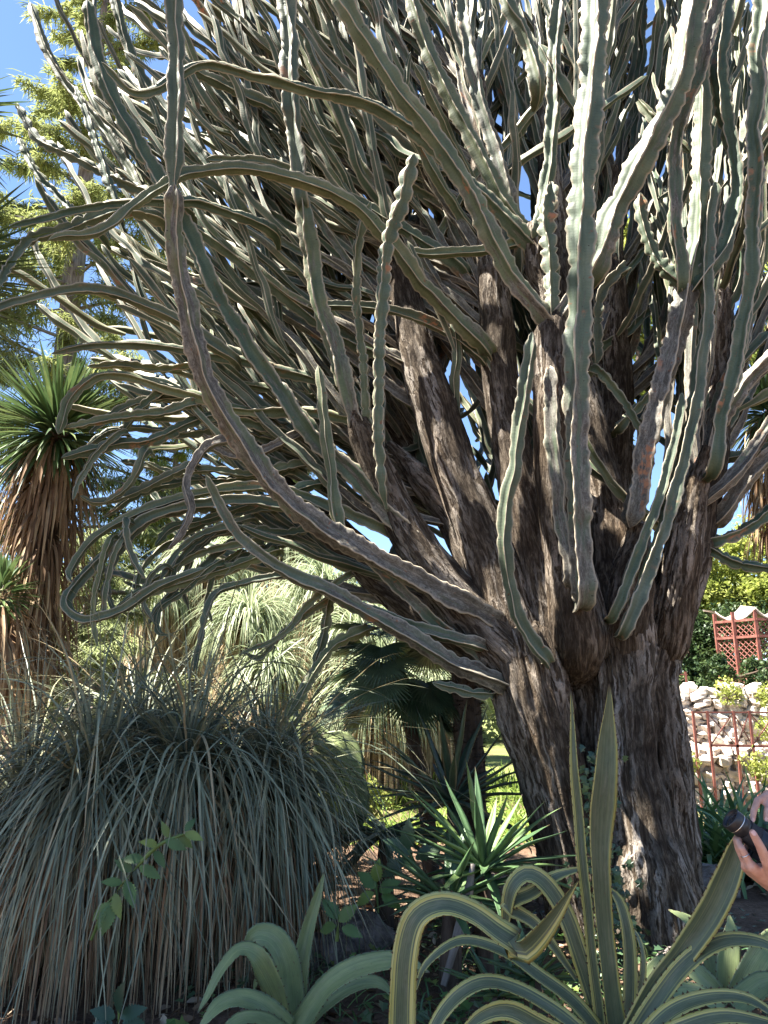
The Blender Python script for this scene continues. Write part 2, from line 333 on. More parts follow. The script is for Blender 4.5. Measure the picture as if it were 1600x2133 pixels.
# traced winged branches: points, depth start/end, width px start/end, age start/end
RIBS = [
 ([(1040,1300),(900,1222),(760,1150),(640,1080),(560,1000),(505,920),(455,840),(412,740),(378,600),(362,480),(360,385)],5.35,4.25,64,44,.8,.45),
 ([(360,400),(364,300),(366,180),(366,60),(366,-120)],4.25,4.1,46,38,.15,0),
 ([(1000,1262),(870,1125),(760,1015),(650,905),(560,785),(500,690),(440,590),(395,490),(330,370),(260,250),(205,130),(180,0)],5.5,4.9,62,34,.75,.05),
 ([(1045,1425),(930,1372),(800,1292),(680,1230),(590,1182),(500,1120),(462,1060),(430,990)],5.3,4.8,50,30,.75,.3),
 ([(1040,1380),(900,1290),(790,1180),(700,1110),(640,1050)],5.4,5.3,44,30,.7,.3),
 ([(1000,1345),(880,1310),(760,1265),(640,1215)],5.25,5.3,36,26,.6,.2),
 ([(1140,668),(1062,562),(1002,445),(930,322),(860,225),(800,140),(735,40),(690,-60)],5.05,4.3,50,46,.7,.15),
 ([(1012,722),(930,645),(870,572),(810,500),(740,430),(640,382),(520,352),(420,352),(355,372),(280,430),(200,478),(100,502)],5.4,4.0,46,22,.5,.1),
 ([(1108,512),(1000,402),(900,305),(830,252),(750,212),(640,186),(540,160),(430,138),(370,160),(320,187),(270,190),(212,130)],5.3,4.3,46,20,.5,.05),
 ([(1215,1240),(1208,1100),(1203,950),(1203,780),(1207,600),(1213,420),(1222,300),(1235,150),(1245,-80)],4.9,4.5,58,64,.75,.1),
 ([(1190,1200),(1165,1050),(1150,900),(1145,760)],5.0,4.95,40,44,.7,.5),
 ([(1235,560),(1288,425),(1340,325),(1388,232),(1425,120),(1460,-60)],5.0,4.5,60,56,.45,.3),
 ([(1422,588),(1408,470),(1404,330),(1416,250),(1446,170),(1482,60),(1510,-60)],5.0,4.6,34,46,.35,.5),
 ([(1438,585),(1452,470),(1462,330),(1466,220),(1455,90),(1450,-60)],5.05,5.0,44,40,.35,.0),
 ([(1450,595),(1508,505),(1532,400),(1518,270),(1500,140),(1520,-60)],5.05,5.0,44,36,.5,.05),
 ([(1418,595),(1372,545),(1342,470),(1335,400)],5.05,5.1,30,24,.3,.0),
 ([(1430,600),(1400,730),(1365,870),(1335,990),(1312,1100)],5.05,5.2,52,62,.55,.75),
 ([(1140,1372),(1090,1300),(1062,1200),(1055,1080),(1075,930),(1100,780),(1112,690)],5.05,4.7,36,34,.3,.02),
 ([(1285,1270),(1338,1130),(1378,1020),(1408,900),(1420,820)],5.05,5.0,36,26,.35,.3),
 ([(1310,1300),(1368,1140),(1410,1000),(1442,870),(1460,760),(1472,650),(1470,540),(1490,380)],5.0,5.0,40,34,.2,.0),
 ([(1490,975),(1502,890),(1530,775),(1555,640),(1568,500),(1572,350),(1578,180),(1592,-60)],5.1,4.7,40,46,.35,.0),
 ([(1125,480),(1145,350),(1152,200),(1158,60),(1165,-60)],5.2,5.0,34,36,.3,0),
 ([(1150,655),(1150,560),(1140,470),(1148,380)],5.05,5.1,30,36,.2,0),
 ([(1165,655),(1215,580),(1250,510),(1270,420)],5.05,5.1,34,32,.7,.4),
 ([(1132,670),(1150,600),(1160,540)],5.2,5.2,26,20,.2,0),
 ([(806,1060),(795,1000),(788,880),(792,750),(800,600),(812,500),(838,410),(862,318)],5.35,4.6,26,36,.15,.02),
 ([(772,935),(765,860),(756,740),(745,600),(750,510),(770,420)],5.45,5.1,26,22,.3,0),
 ([(742,880),(700,740),(660,600),(640,480),(628,400)],5.4,5.1,52,44,.65,.3),
 ([(628,410),(616,300),(604,180),(600,60),(596,-60)],5.1,5.0,44,44,.2,0),
 ([(720,1145),(700,1050),(682,920),(662,760)],5.2,5.2,36,22,.15,0),
 ([(1020,1445),(960,1440),(900,1425)],5.3,5.2,22,20,.3,.1),
 ([(1005,745),(900,670),(790,640),(640,635)],5.5,5.4,34,22,.4,.1),
 ([(860,765),(700,690),(560,590),(440,500),(330,430),(240,350)],5.7,5.5,44,24,.6,.05),
 ([(690,800),(560,765),(440,742),(330,722),(210,722),(110,738)],5.7,5.0,32,20,.4,.1),
 ([(760,880),(620,858),(500,858),(420,828),(340,808),(270,785),(200,790),(145,830),(125,905)],5.6,4.9,34,24,.4,.1),
 ([(400,840),(330,860),(230,872),(135,892)],5.3,5.0,26,18,.2,.1),
 ([(345,815),(290,850),(250,905)],5.3,5.3,24,16,.2,.1),
 ([(600,905),(480,868),(400,880),(320,915),(230,925),(130,952)],5.6,5.0,28,22,.3,.1),
 ([(800,1100),(680,1050),(560,1015),(440,1022),(350,1042),(260,1080),(190,1125),(145,1190),(150,1215)],5.5,4.9,38,18,.5,.15),
 ([(640,1060),(500,1040),(400,1052),(300,1082),(222,1150),(172,1200),(140,1258),(178,1292),(252,1272),(332,1222),(430,1182)],5.3,4.7,34,22,.4,.15),
 ([(232,1122),(212,1200),(196,1272),(202,1345)],4.9,4.85,18,13,.2,.1),
 ([(250,1125),(222,1210),(215,1290)],4.9,4.9,18,15,.2,.1),
 ([(262,1085),(272,1150),(302,1205)],4.9,4.9,20,15,.2,.1),
 ([(400,970),(330,1000),(260,1030),(200,1042),(165,1030)],5.4,5.2,24,16,.2,.1),
 ([(300,940),(270,1010),(215,1050)],5.2,5.2,22,14,.2,.1),
 ([(600,1192),(520,1212),(445,1240),(422,1320),(405,1400)],5.2,5.1,22,11,.4,.3),
 ([(720,1200),(640,1262),(590,1322),(500,1362)],5.4,5.3,24,11,.3,.2),
 ([(760,1312),(690,1352),(640,1422),(600,1500)],5.4,5.2,28,18,.4,.2),
 ([(692,1232),(672,1330),(650,1400)],5.45,5.4,26,18,.3,.2),
 ([(690,1250),(610,1300),(570,1340),(540,1372),(505,1360)],5.45,5.4,22,12,.3,.2),
 ([(480,740),(400,690),(300,632),(200,602),(100,608),(0,640),(-60,660)],5.2,3.9,34,24,.35,.1),
 ([(560,480),(430,425),(330,418),(200,432),(110,452),(20,474)],5.3,4.2,32,20,.3,.1),
 ([(330,460),(240,440),(150,470),(60,498),(20,550),(0,600)],5.0,4.1,28,22,.2,.1),
 ([(330,480),(240,305),(160,200),(95,100),(62,0)],5.7,5.8,32,20,.25,0),
 ([(245,425),(205,310),(160,180)],5.3,5.4,22,14,.05,0),
 ([(380,430),(250,380),(160,330),(80,290),(30,212)],5.5,5.5,28,16,.2,0),
 ([(200,480),(120,408),(70,350),(40,285)],5.6,5.7,22,14,.2,0),
 ([(500,430),(390,290),(300,170),(260,80),(235,-30)],5.8,5.8,34,22,.3,0),
 ([(640,500),(500,400),(430,330),(330,270),(240,190)],6.0,5.8,34,20,.3,0),
 ([(900,420),(760,330),(620,250),(500,190),(400,140),(330,60)],5.9,5.5,40,24,.4,0),
 ([(960,560),(830,470),(700,400),(560,340),(430,330)],5.7,5.5,38,22,.5,.05),
 ([(1110,500),(1020,520),(900,530),(840,520)],5.35,5.3,32,22,.4,.2),
 ([(1100,505),(1040,400),(960,250),(900,120),(850,-20)],5.4,5.2,42,36,.4,.1),
 ([(1060,420),(1020,280),(980,140),(960,-30)],5.6,5.5,40,36,.6,.3),
 ([(1120,180),(1100,90),(1060,20),(1050,-40)],5.4,5.3,40,34,.4,.3),
 ([(1200,230),(1160,160),(1125,90)],5.1,5.1,34,28,.1,0),
 ([(1500,1075),(1545,1005),(1600,950),(1680,870)],5.6,5.4,46,40,.95,.8),
 ([(1480,1130),(1540,1112),(1600,1070),(1660,1010)],5.6,5.5,30,24,.3,.1),
 ([(1480,1148),(1530,1172),(1600,1186),(1680,1180)],5.6,5.5,26,20,.3,.2),
 ([(1510,955),(1560,942),(1620,925)],5.7,5.6,26,22,.3,.2),
 ([(1500,880),(1550,800),(1610,735),(1700,640)],5.5,5.3,38,36,.6,.5),
 ([(1395,1010),(1440,900),(1510,790),(1600,690)],5.6,5.6,34,30,.4,.2),
 ([(1245,770),(1290,830),(1340,905)],5.4,5.3,26,22,.2,.1),
 ([(1290,890),(1330,850),(1390,790)],5.7,5.8,24,22,.2,.1),
 ([(1300,560),(1250,620),(1240,760)],5.6,5.7,28,26,.2,.1),
 ([(1330,210),(1380,270),(1440,320)],5.3,5.2,36,24,.1,0),

 ([(530,1128),(430,1150),(350,1190),(290,1232),(240,1270)],5.4,5.1,24,16,.25,.1),
 ([(545,1105),(470,1140),(400,1200),(335,1262),(312,1300)],5.5,5.2,24,14,.25,.1),
 ([(490,1095),(420,1112),(370,1150),(330,1215)],5.3,5.1,22,14,.25,.1),
 ([(570,1150),(480,1182),(400,1212),(305,1238)],5.35,5.1,26,18,.3,.1),
 ([(455,1175),(385,1232),(332,1272),(330,1318),(352,1325)],5.2,5.1,20,11,.25,.1),
 ([(480,915),(425,935),(388,1000),(396,1060),(372,1112),(345,1142)],5.0,4.9,24,16,1.2,1.2),
 ([(640,965),(520,985),(430,975),(360,985),(300,962)],5.6,5.4,26,14,.3,.1),
 ([(660,1010),(540,1045),(440,1078),(360,1098),(320,1140)],5.5,5.2,26,16,.3,.1),
 ([(620,905),(540,940),(470,945),(420,905)],5.5,5.4,26,18,1.0,.8),
 ([(700,1080),(600,1110),(520,1100),(430,1120),(370,1170),(350,1230)],5.6,5.2,26,14,.3,.1),
 ([(340,1180),(310,1210),(300,1260),(320,1300)],5.0,5.0,16,11,.2,.1),
 ([(250,900),(200,945),(165,1000),(150,1040)],5.1,5.0,20,14,.2,.1),
 ([(420,830),(330,830),(250,850),(185,905)],5.4,5.2,22,16,.2,.1),
 ([(430,760),(340,770),(260,760),(180,765)],5.6,5.4,22,15,.2,.1),
 ([(600,1130),(500,1160),(420,1190),(360,1215),(300,1225),(255,1210)],5.6,5.3,22,14,.2,.1),
 ([(560,1060),(470,1075),(390,1110),(330,1150),(290,1205),(285,1260)],5.6,5.3,22,12,.2,.1),
 ([(520,1080),(450,1110),(400,1160),(380,1220),(395,1270)],5.4,5.3,20,12,.2,.1),
 ([(500,1150),(450,1190),(430,1250),(440,1300)],5.5,5.4,18,10,.2,.1),
 ([(430,1060),(350,1070),(280,1110),(235,1165),(225,1230),(240,1275)],5.3,5.0,22,12,.2,.1),
 ([(560,920),(470,900),(390,905),(300,895),(230,900),(180,930)],5.7,5.4,24,14,.2,.1),
 ([(640,830),(540,810),(450,800),(360,770),(270,765),(190,745)],5.8,5.5,24,14,.2,.1),
 ([(620,980),(520,1000),(420,1000),(340,1010),(270,1040),(215,1080)],5.7,5.4,24,14,.2,.1),
]
hero_n = len(RIBS)
for i, (pts, y0, y1, w0, w1, a0, a1) in enumerate(RIBS):
    P = W(ys(pts, y0, y1))
    wa, wb = m_px(w0, P[0])/2.15, m_px(w1, P[-1])/2.15
    if a0 >= .2: P = np.vstack([P[0] + (P[0]-P[1])*.12 + np.array([0, .22, 0]), P])
    thin = w0 < 32
    mb = MB(); rib(mb, P, wa*(1.2 if thin else 1), wb*(1.25 if thin else 1), a0*.8, a1, True, seed=i+100, seg=.105 if thin else .30, pin=.58 if thin else .28, spacing=.018 if thin else None)
    mb.build('branch', M['rib'], tree)
# the rest of the crown, grown from the crotch: limbs lean out and turn upwards
CR = at(1225, 1330, 5.75)
def grow(P0, az, th0, th1, L, n=9, wob=.12, pw=.9):
    P = [np.array(P0)]; r = rng
    for i in range(n):
        k = (i+.5)/n; th = th0 + (th1-th0)*k**pw + r.normal(0, wob*.6); a = az + r.normal(0, wob)
        P.append(P[-1] + L/n*np.array([math.sin(th)*math.cos(a), math.sin(th)*math.sin(a), math.cos(th)]))
    return np.array(P)
FILL = []
LIMB = [spline(W(w[1]), .03)[0] for w in WOOD]
def on_limb(ids, k0, k1):
    C = LIMB[ids[rng.integers(0, len(ids))]]; return C[int(rng.uniform(k0, k1)*(len(C)-1))].copy()
def main(az, th0, th1, L, r0, subs, ids=None, k=(.3, .95), ymin=5.75, pw=.9, follow=.5, a0=.95, sl=(.8, 2.6)):
    if ids: b = on_limb(ids, *k) + rng.normal(0, .04, 3) + np.array([0, .08, 0])
    else: b = CR + rng.normal(0, .35, 3)*np.array([1, .6, .6]); b[1] = max(b[1], ymin)
    P = grow(b, az, th0, th1, L, pw=pw)
    FILL.append((P, r0, r0*.7, a0, .05))
    for _ in range(subs):
        kk = rng.uniform(.2, .85); j = kk*(len(P)-1); i = int(j); q = P[i] + (P[i+1]-P[i])*(j-i)
        t = unit(P[i+1]-P[i]); th = math.acos(np.clip(t[2], -1, 1)); a = math.atan2(t[1], t[0]) + rng.choice([-1, 1])*rng.uniform(.15, 1.9*(1-follow)+.2)
        l = rng.uniform(*sl)*(1.15-.5*kk); t0 = min(max(th + rng.uniform(-.35, .5), .25), 1.75)
        FILL.append((grow(q, a, t0, max(.05, t0*rng.uniform(.25+.45*follow, .75+.3*follow)), l, 6), r0*rng.uniform(.65, .9), r0*.6, .3*rng.uniform(0, 1), 0.))
PI = math.pi
LEFT, MID, RIGHT = [4, 10, 11, 12, 13], [4, 5, 7, 8, 12], [3, 7, 8, 14]
U = rng.uniform
for _ in range(50): main(U(PI*.88, PI*1.02), U(.75, 1.35), U(.45, 1.0), U(1.6, 3.5), U(.042, .064), 4, LEFT, (.3, 1.), pw=2.2, follow=.9, a0=.7)      # out to the left, staying slanted
for _ in range(40): main(U(PI*.88, PI*1.03), U(.7, 1.15), U(.05, .5), U(2.8, 4.5), U(.041, .062), 4, [4, 12, 10, 5], (.3, 1.), pw=2.4, follow=.8, a0=.7)      # slanted, tips turning up
for _ in range(38): main(U(PI*.86, PI*1.03), U(.45, .9), U(.1, .5), U(3.6, 5.8), U(.045, .066), 5, [4, 5, 12], (.3, .9), pw=2.0, follow=.8, a0=.7)      # high left
for _ in range(26): main(U(PI*.30, PI*.65), U(.35, 1.1), U(.15, .6), U(4.0, 6.0), U(.047, .072), 4)      # away, behind
for _ in range(58): main(U(-PI*.05, PI*.35), U(.15, .9), U(.0, .25), U(3.5, 6.5), U(.047, .072), 5, RIGHT, (.35, .95), follow=.4, a0=.7)       # right
for _ in range(86): main(U(PI*.2, PI*1.0), U(.05, .7), U(.0, .5), U(4.0, 7.0), U(.047, .072), 5, MID, (.3, .95), follow=.6, a0=.7)             # upright heart
for _ in range(46): main(U(0, 2*PI), U(.1, 1.3), U(.1, 1.0), U(.8, 2.4), U(.045, .07), 1, MID+RIGHT+LEFT, (.4, 1.), follow=.3, a0=.4)             # short strays
def pix(p): d = np.asarray(p)-CAM; z = d @ FWD; return 800 + FPX*d[0]/z, 1066.5 - FPX*(d @ UPV)/z
def keep(P):
    u, v = pix(P[-1]); p = .9
    if u < 420 and v < 900: p = .62
    if u < 170: p = .35
    if u < 40: p = .08
    if u < 330 and v > 520: p *= .5
    if P[-1][1] < 5.1 and len(P) > 3: p *= .4
    return rng.uniform() < p
FILL = [f for f in FILL if keep(f[0])]
order = sorted(range(len(FILL)), key=lambda i: -FILL[i][1]*len(FILL[i][0])/max(1., np.mean(FILL[i][0][:, 1])))
rest = MB()
for k, i in enumerate(order):
    P, r0, r1, a0, a1 = FILL[i]
    if k < 295 - hero_n:
        mb = MB(); rib(mb, P, r0, r1, a0, a1, True, seed=i+1000, spacing=.05); mb.build('branch', M['rib'], tree)
    else: rib(rest, P, r0, r1, a0, a1, False, seed=i+1000, pin=.36)
o = rest.build('crown_branches', M['rib'], tree); stuff(o)
# ---------------------------------------------------------------- plant builders
def ribbons(mb, base, dirs, L, w, droop, K=8, fold=.25, prof='grass', rnd=None, r=None, mi=0, wav=0., fall=True, side=None):
    """M narrow leaves at once, each a folded strip that bends under its weight"""
    r = r or rng; base = np.asarray(base, float); m = len(base); dirs = unit(dirs)
    L = np.broadcast_to(L, (m,)); w = np.broadcast_to(w, (m,)); droop = np.broadcast_to(droop, (m,))
    if side is None:
        side = np.cross(dirs, Z) + r.normal(0, .12, (m, 3))
    side = unit(side)
    p = base.copy(); d = dirs.copy(); C = [p]; D = [d]
    for k in range(K):
        p = p + d*(L/K)[:, None]; C.append(p)
        d = d + np.array([0, 0, -1.])*(droop/K)[:, None] + r.normal(0, 1, (m, 3))*wav
        d = unit(d); D.append(d)
    C = np.stack(C, 1); D = np.stack(D, 1); t = np.linspace(0, 1, K+1)
    f = {'grass': np.clip(1.25*(1-t)**.75, .06, 1)*np.clip(.7+t*2, 0, 1), 'yucca': np.clip(.55+1.6*t, 0, 1)*np.clip(1.7*(1-t)**.85, .03, 1),
         'strap': np.clip(.7+t, 0, 1)*np.clip(2.4*(1-t)**.8, .04, 1)}[prof]
    S = side[:, None] - D*np.sum(side[:, None]*D, -1, keepdims=True); S = unit(S); Nn = np.cross(S, D)
    hw = .5*w[:, None]*f[None]
    V = np.stack([C - S*hw[..., None], C - Nn*(hw*fold*1.4)[..., None]*0 + Nn*(hw*-fold)[..., None], C + S*hw[..., None]], 2)
    q = grid_quads(K+1, 3); Q = (q[None] + (np.arange(m)*(K+1)*3)[:, None, None]).reshape(-1, 4)
    rn = r.uniform(0, 1, m) if rnd is None else np.broadcast_to(rnd, (m,))
    mb.add(V, Q, rnd=np.repeat(rn, (K+1)*3), age=np.tile(np.repeat(t, 3), m), edge=np.tile([1, 0, 1.], m*(K+1)), uvw=V, mi=mi)
def sph(r, n, zmin=-1., zmax=1.):
    z = r.uniform(zmin, zmax, n); a = r.uniform(0, 2*PI, n); q = np.sqrt(1-z*z)
    return np.stack([q*np.cos(a), q*np.sin(a), z], 1)
def blade(mb, P, widths, nrm, thick=.012, fold=.35, teeth=0., spacing=.025, seed=0, across=5, roll=0., mi=0, tm=1, rn=None, tmb=None):
    """a thick succulent leaf: P centre line, widths in metres at its points, nrm the way its upper face looks"""
    r = np.random.default_rng(seed); C, s, Wd = spline(P, spacing, widths); n = len(C); L = s[-1]; t = s/L
    T = unit(np.gradient(C, axis=0)); nr = np.asarray(nrm, float)
    if nr.ndim == 2:
        _, _, tp = spline(P, spacing); nr = np.stack([np.interp(tp*(len(P)-1), np.arange(len(P)), nr[:, k]) for k in range(3)], 1)
    else: nr = np.broadcast_to(nr, C.shape)
    Nn = unit(nr - T*np.sum(nr*T, 1, keepdims=True)); S = np.cross(T, Nn)
    if roll:
        a = roll*t; S, Nn = S*np.cos(a)[:, None]+Nn*np.sin(a)[:, None], Nn*np.cos(a)[:, None]-S*np.sin(a)[:, None]
    th = thick*np.clip(1.2-t, .12, 1)*np.clip(Wd/np.max(Wd), .15, 1)
    C = C + Nn*(.004*np.sin(s*17+r.uniform(0, 6)))[:, None]
    u = np.linspace(-1, 1, across*2-1); cols = []; ed = []
    for x in u: cols.append(C + S*(x*Wd/2)[:, None] + Nn*(fold*Wd/2*(x*x*.9))[:, None]); ed.append(abs(x))
    for x in u[::-1][1:-1]: cols.append(C + S*(x*Wd/2)[:, None] + Nn*(fold*Wd/2*(x*x*.9)*1.0 - th*(1-x*x))[:, None]); ed.append(abs(x))
    V = np.stack(cols, 1); na = V.shape[1]; ed = np.array(ed)
    sg = np.concatenate([u, u[::-1][1:-1]])
    uvw = np.stack([np.broadcast_to(sg[None], V.shape[:2])*.1 + seed, np.zeros(V.shape[:2]), np.broadcast_to(s[:, None], V.shape[:2])], -1)
    mb.add(V, grid_quads(n, na, True), edge=np.tile(ed, n), age=np.repeat(t, na), rnd=r.uniform() if rn is None else rn, uvw=uvw, mi=mi)
    if teeth:
        q = np.arange(.06*L, .93*L, teeth*1.0) ; q = q + r.uniform(-.3, .3, len(q))*teeth
        for sd, col in ((-1, 0), (1, across*2-2)):
            c = np.stack([np.interp(q, s, V[:, col, k]) for k in range(3)], 1)
            tt = np.stack([np.interp(q, s, T[:, k]) for k in range(3)], 1); ss = np.stack([np.interp(q, s, S[:, k]) for k in range(3)], 1)*sd; nn = np.stack([np.interp(q, s, Nn[:, k]) for k in range(3)], 1)
            h = .005 + .004*r.uniform(0, 1, len(q))[:, None]
            v = np.stack([c - tt*h*.6 - ss*.002, c + tt*h*.6 - ss*.002, c + ss*h + tt*h*.3, c + nn*.0025], 1)
            tri = np.array([[0, 2, 3], [2, 1, 3], [0, 1, 2]])
            tmb.add(v, None, (tri[None] + (np.arange(len(q))*4)[:, None, None]).reshape(-1, 3))
def cloud(mb, centers, radii, n, size, r, flat=1., mi=0, aspect=.55, droop=0., shell=.35, tri=False):
    """leaf faces spread through clumps: each clump ragged, denser toward its rim"""
    centers = np.asarray(centers); k = r.integers(0, len(centers), n); c = centers[k]; R = np.asarray(radii)[k]
    d = sph(r, n); q = (shell + (1-shell)*r.uniform(0, 1, n))**.6
    lump = .65 + .7*vnoise(d[:, 0]*2.2+k*3.1, d[:, 1]*2.2, d[:, 2]*2.2, 77)
    P = c + d*(R*q*lump)[:, None]*np.array([1, 1, flat])
    a = unit(r.normal(size=(n, 3)) + np.array([0, 0, -droop])); b = unit(np.cross(a, r.normal(size=(n, 3)) + np.array([0, 0, 1.5])))
    sz = size*r.uniform(.55, 1.35, n)[:, None]
    V = np.stack([P - a*sz*.5, P + b*sz*aspect*.5, P + a*sz*.5, P - b*sz*aspect*.5], 1)
    rn = np.clip(.5 + .5*(vnoise(P[:, 0]*1.3/np.mean(radii), P[:, 1]*1.3/np.mean(radii), P[:, 2]*1.3/np.mean(radii), 5)-.5)*1.6 + r.normal(0, .16, n), 0, 1)
    mb.add(V, np.arange(4*n).reshape(n, 4), rnd=np.repeat(rn, 4), age=np.tile([0, .5, 1, .5], n), uvw=V, mi=mi)
def trunk_part(parent, P, radii, mat, seed=1, name='trunk', na=20, rough=.03, spacing=.12):
    mb = MB(); barktube(mb, P, radii, seed, na=na, spacing=spacing, rough=rough); return mb.build(name, mat, parent)
# ---------------------------------------------------------------- plant materials
def wood_mat(name, c0, c1, sc=(20, 20, 3)):
    s = NT(name); uv = s.attr('uvw', True); a = s.noise(s.scale(uv, sc), 1.0, 5, .65)
    return s.end(s.ramp(a, [(.3, c0), (.7, c1)]), .9, s.bump(a, .8, .02), spec=.15)
M['brown_wood'] = wood_mat('brown_wood', (.035, .024, .017), (.14, .10, .075))
M['grey_wood'] = wood_mat('grey_wood', (.08, .065, .055), (.30, .26, .23))
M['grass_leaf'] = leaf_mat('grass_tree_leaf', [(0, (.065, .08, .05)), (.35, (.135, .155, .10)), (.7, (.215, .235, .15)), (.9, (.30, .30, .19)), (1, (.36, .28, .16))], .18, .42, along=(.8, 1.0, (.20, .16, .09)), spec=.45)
M['dead_leaf'] = leaf_mat('dead_leaf', [(0, (.12, .07, .04)), (.4, (.24, .15, .085)), (.7, (.36, .25, .15)), (1, (.46, .35, .22))], .15, .75, spec=.2)
M['straw'] = leaf_mat('straw_leaf', [(0, (.22, .14, .08)), (.4, (.36, .25, .15)), (.7, (.50, .38, .24)), (1, (.58, .48, .33))], .25, .75, spec=.2)
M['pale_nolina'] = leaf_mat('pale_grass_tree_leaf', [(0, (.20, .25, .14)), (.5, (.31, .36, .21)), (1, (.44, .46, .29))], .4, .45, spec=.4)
M['yucca_leaf'] = leaf_mat('yucca_leaf', [(0, (.045, .085, .03)), (.5, (.075, .125, .045)), (1, (.13, .17, .06))], .22, .4, spec=.5)
M['dark_leaf'] = leaf_mat('dark_spear_leaf', [(0, (.035, .06, .035)), (.6, (.06, .09, .05)), (1, (.09, .115, .06))], .12, .42, along=(.88, 1., (.05, .03, .02)), spec=.5, streak=.2)
M['spear_leaf'] = leaf_mat('spear_leaf', [(0, (.05, .10, .045)), (.6, (.085, .15, .06)), (1, (.15, .22, .07))], .2, .4, along=(.92, 1., (.10, .06, .03)), spec=.5, streak=.2)
M['lime_grass'] = leaf_mat('lime_ground_cover', [(0, (.12, .19, .04)), (.5, (.19, .27, .05)), (1, (.28, .34, .07))], .45, .5)
M['strap_leaf'] = leaf_mat('strap_leaf', [(0, (.05, .11, .04)), (.6, (.09, .18, .06)), (1, (.17, .26, .08))], .25, .38, spec=.5)
M['conifer'] = leaf_mat('cedar_needles', [(0, (.12, .145, .05)), (.45, (.23, .26, .09)), (1, (.38, .40, .16))], .42, .6)
M['pale_conifer'] = leaf_mat('pale_conifer_needles', [(0, (.15, .19, .08)), (.5, (.25, .29, .12)), (1, (.37, .39, .19))], .4, .6)
M['lime_tree'] = leaf_mat('lime_tree_leaf', [(0, (.16, .20, .04)), (.5, (.27, .31, .07)), (1, (.38, .39, .11))], .5, .55)
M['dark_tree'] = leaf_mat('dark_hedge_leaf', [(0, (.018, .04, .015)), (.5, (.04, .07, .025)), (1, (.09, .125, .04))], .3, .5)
M['ivy'] = leaf_mat('ivy_leaf', [(0, (.025, .055, .03)), (.5, (.055, .10, .05)), (1, (.13, .18, .07))], .25, .4, spec=.5)
M['fresh'] = leaf_mat('fresh_leaf', [(0, (.07, .14, .04)), (.5, (.12, .21, .06)), (1, (.24, .28, .06))], .4, .45)
M['litter'] = leaf_mat('fallen_leaf', [(0, (.06, .035, .022)), (.4, (.15, .085, .05)), (.75, (.27, .18, .11)), (1, (.42, .33, .24))], .1, .85, spec=.15)
M['fan_leaf'] = leaf_mat('fan_palm_leaf', [(0, (.035, .065, .035)), (.5, (.06, .10, .055)), (1, (.11, .15, .08))], .2, .4, spec=.5)
def agave_mat(name, variegated):
    s = NT(name); uv = s.attr('uvw', True); u = s.attr('edge')
    st = s.noise(s.scale(uv, (160, 1, .6)), 1.0, 2)
    u2 = s.math('ADD', u, s.math('MULTIPLY', s.math('SUBTRACT', s.noise(s.scale(uv, (40, 1, 2.5)), 1.0, 2), .5), .22))
    g = s.ramp(st, [(.3, (.07, .09, .05)), (.55, (.10, .12, .066)), (.75, (.135, .15, .085))])
    bl = s.noise(s.scale(uv, (14, 1, 7)), 1.0, 5, .65); g = s.mulc(g, s.ramp(bl, [(.3, (.68, .74, .74)), (.5, (1., 1., 1.)), (.7, (1.3, 1.25, 1.2))]))
    c = g
    if variegated:
        c = s.mix(s.math('MULTIPLY', s.map(s.math('ABSOLUTE', s.math('SUBTRACT', u2, .45)), .05, .03), s.map(s.attr('rnd'), 0., 1., .6, .08)), g, (.36, .36, .13))
        yel = s.ramp(s.noise(s.scale(uv, (60, 1, 3)), 1.0, 2), [(.35, (.40, .34, .08)), (.65, (.50, .45, .17))])
        c = s.mix(s.map(s.math('SUBTRACT', u2, s.math('MULTIPLY', s.attr('rnd'), .24)), .56, .61), c, yel)
        c = s.mix(s.map(s.math('ABSOLUTE', s.math('SUBTRACT', u2, .80)), .03, .01), c, (.20, .24, .09))
    else: c = s.mix(s.map(u, .93, 1.), s.mulc(c, (1.95, 1.95, 1.5)), (.24, .27, .17))
    c = s.mix(s.map(s.noise(s.scale(uv, (60, 1, 40)), 1.0, 3), .68, .73), c, (.12, .075, .04))
    c = s.mix(s.math('MULTIPLY', s.map(s.noise(s.scale(uv, (25, 1, 9)), 1.0, 5, .7), .5, .75), .35), c, (.26, .23, .17))
    c = s.mix(s.map(s.attr('age'), .965, 1.), c, (.05, .03, .022))
    return s.end(c, .42, s.bump(st, .15, .003), .06, .3)
M['agave_var'] = agave_mat('variegated_agave_leaf', True); M['agave'] = agave_mat('blue_green_agave_leaf', False)
s_ = NT('agave_spine'); M['spine'] = s_.end((.10, .05, .025), .5)
# ---------------------------------------------------------------- traced agaves
TOCAM = np.array([0, -1., 0.])
def traced(parent, specs, mat, teeth=.035, name='leaf', seed0=0, fold=.35, thick=.016):
    for i, sp in enumerate(specs):
        pts, y0, y1, wd = sp[:4]; nrm = np.array(sp[4] if len(sp) > 4 else (0, -.75, .65)); kw = sp[5] if len(sp) > 5 else {}
        P = W(ys(pts, y0, y1)); ws = np.interp(np.linspace(0, 1, len(P)), np.linspace(0, 1, len(wd)), wd); ws = [m_px(w, p) for w, p in zip(ws, P)]
        mb = MB(); tm = MB(); blade(mb, P, ws, nrm, tmb=tm, teeth=teeth, seed=seed0+i, fold=kw.get('fold', fold), thick=kw.get('thick', thick), roll=kw.get('roll', 0.), rn=kw.get('rn', (i*.37 % 1)*.45))
        lf = mb.build(name, mat, parent); stuff(tm.build('spines', M['spine'], lf))
b = at(1290, 2165, 3.3)
ag = thing('variegated_agave', b, 'large agave with yellow-edged leaves and one tall upright spear before the trunk', 'agave')
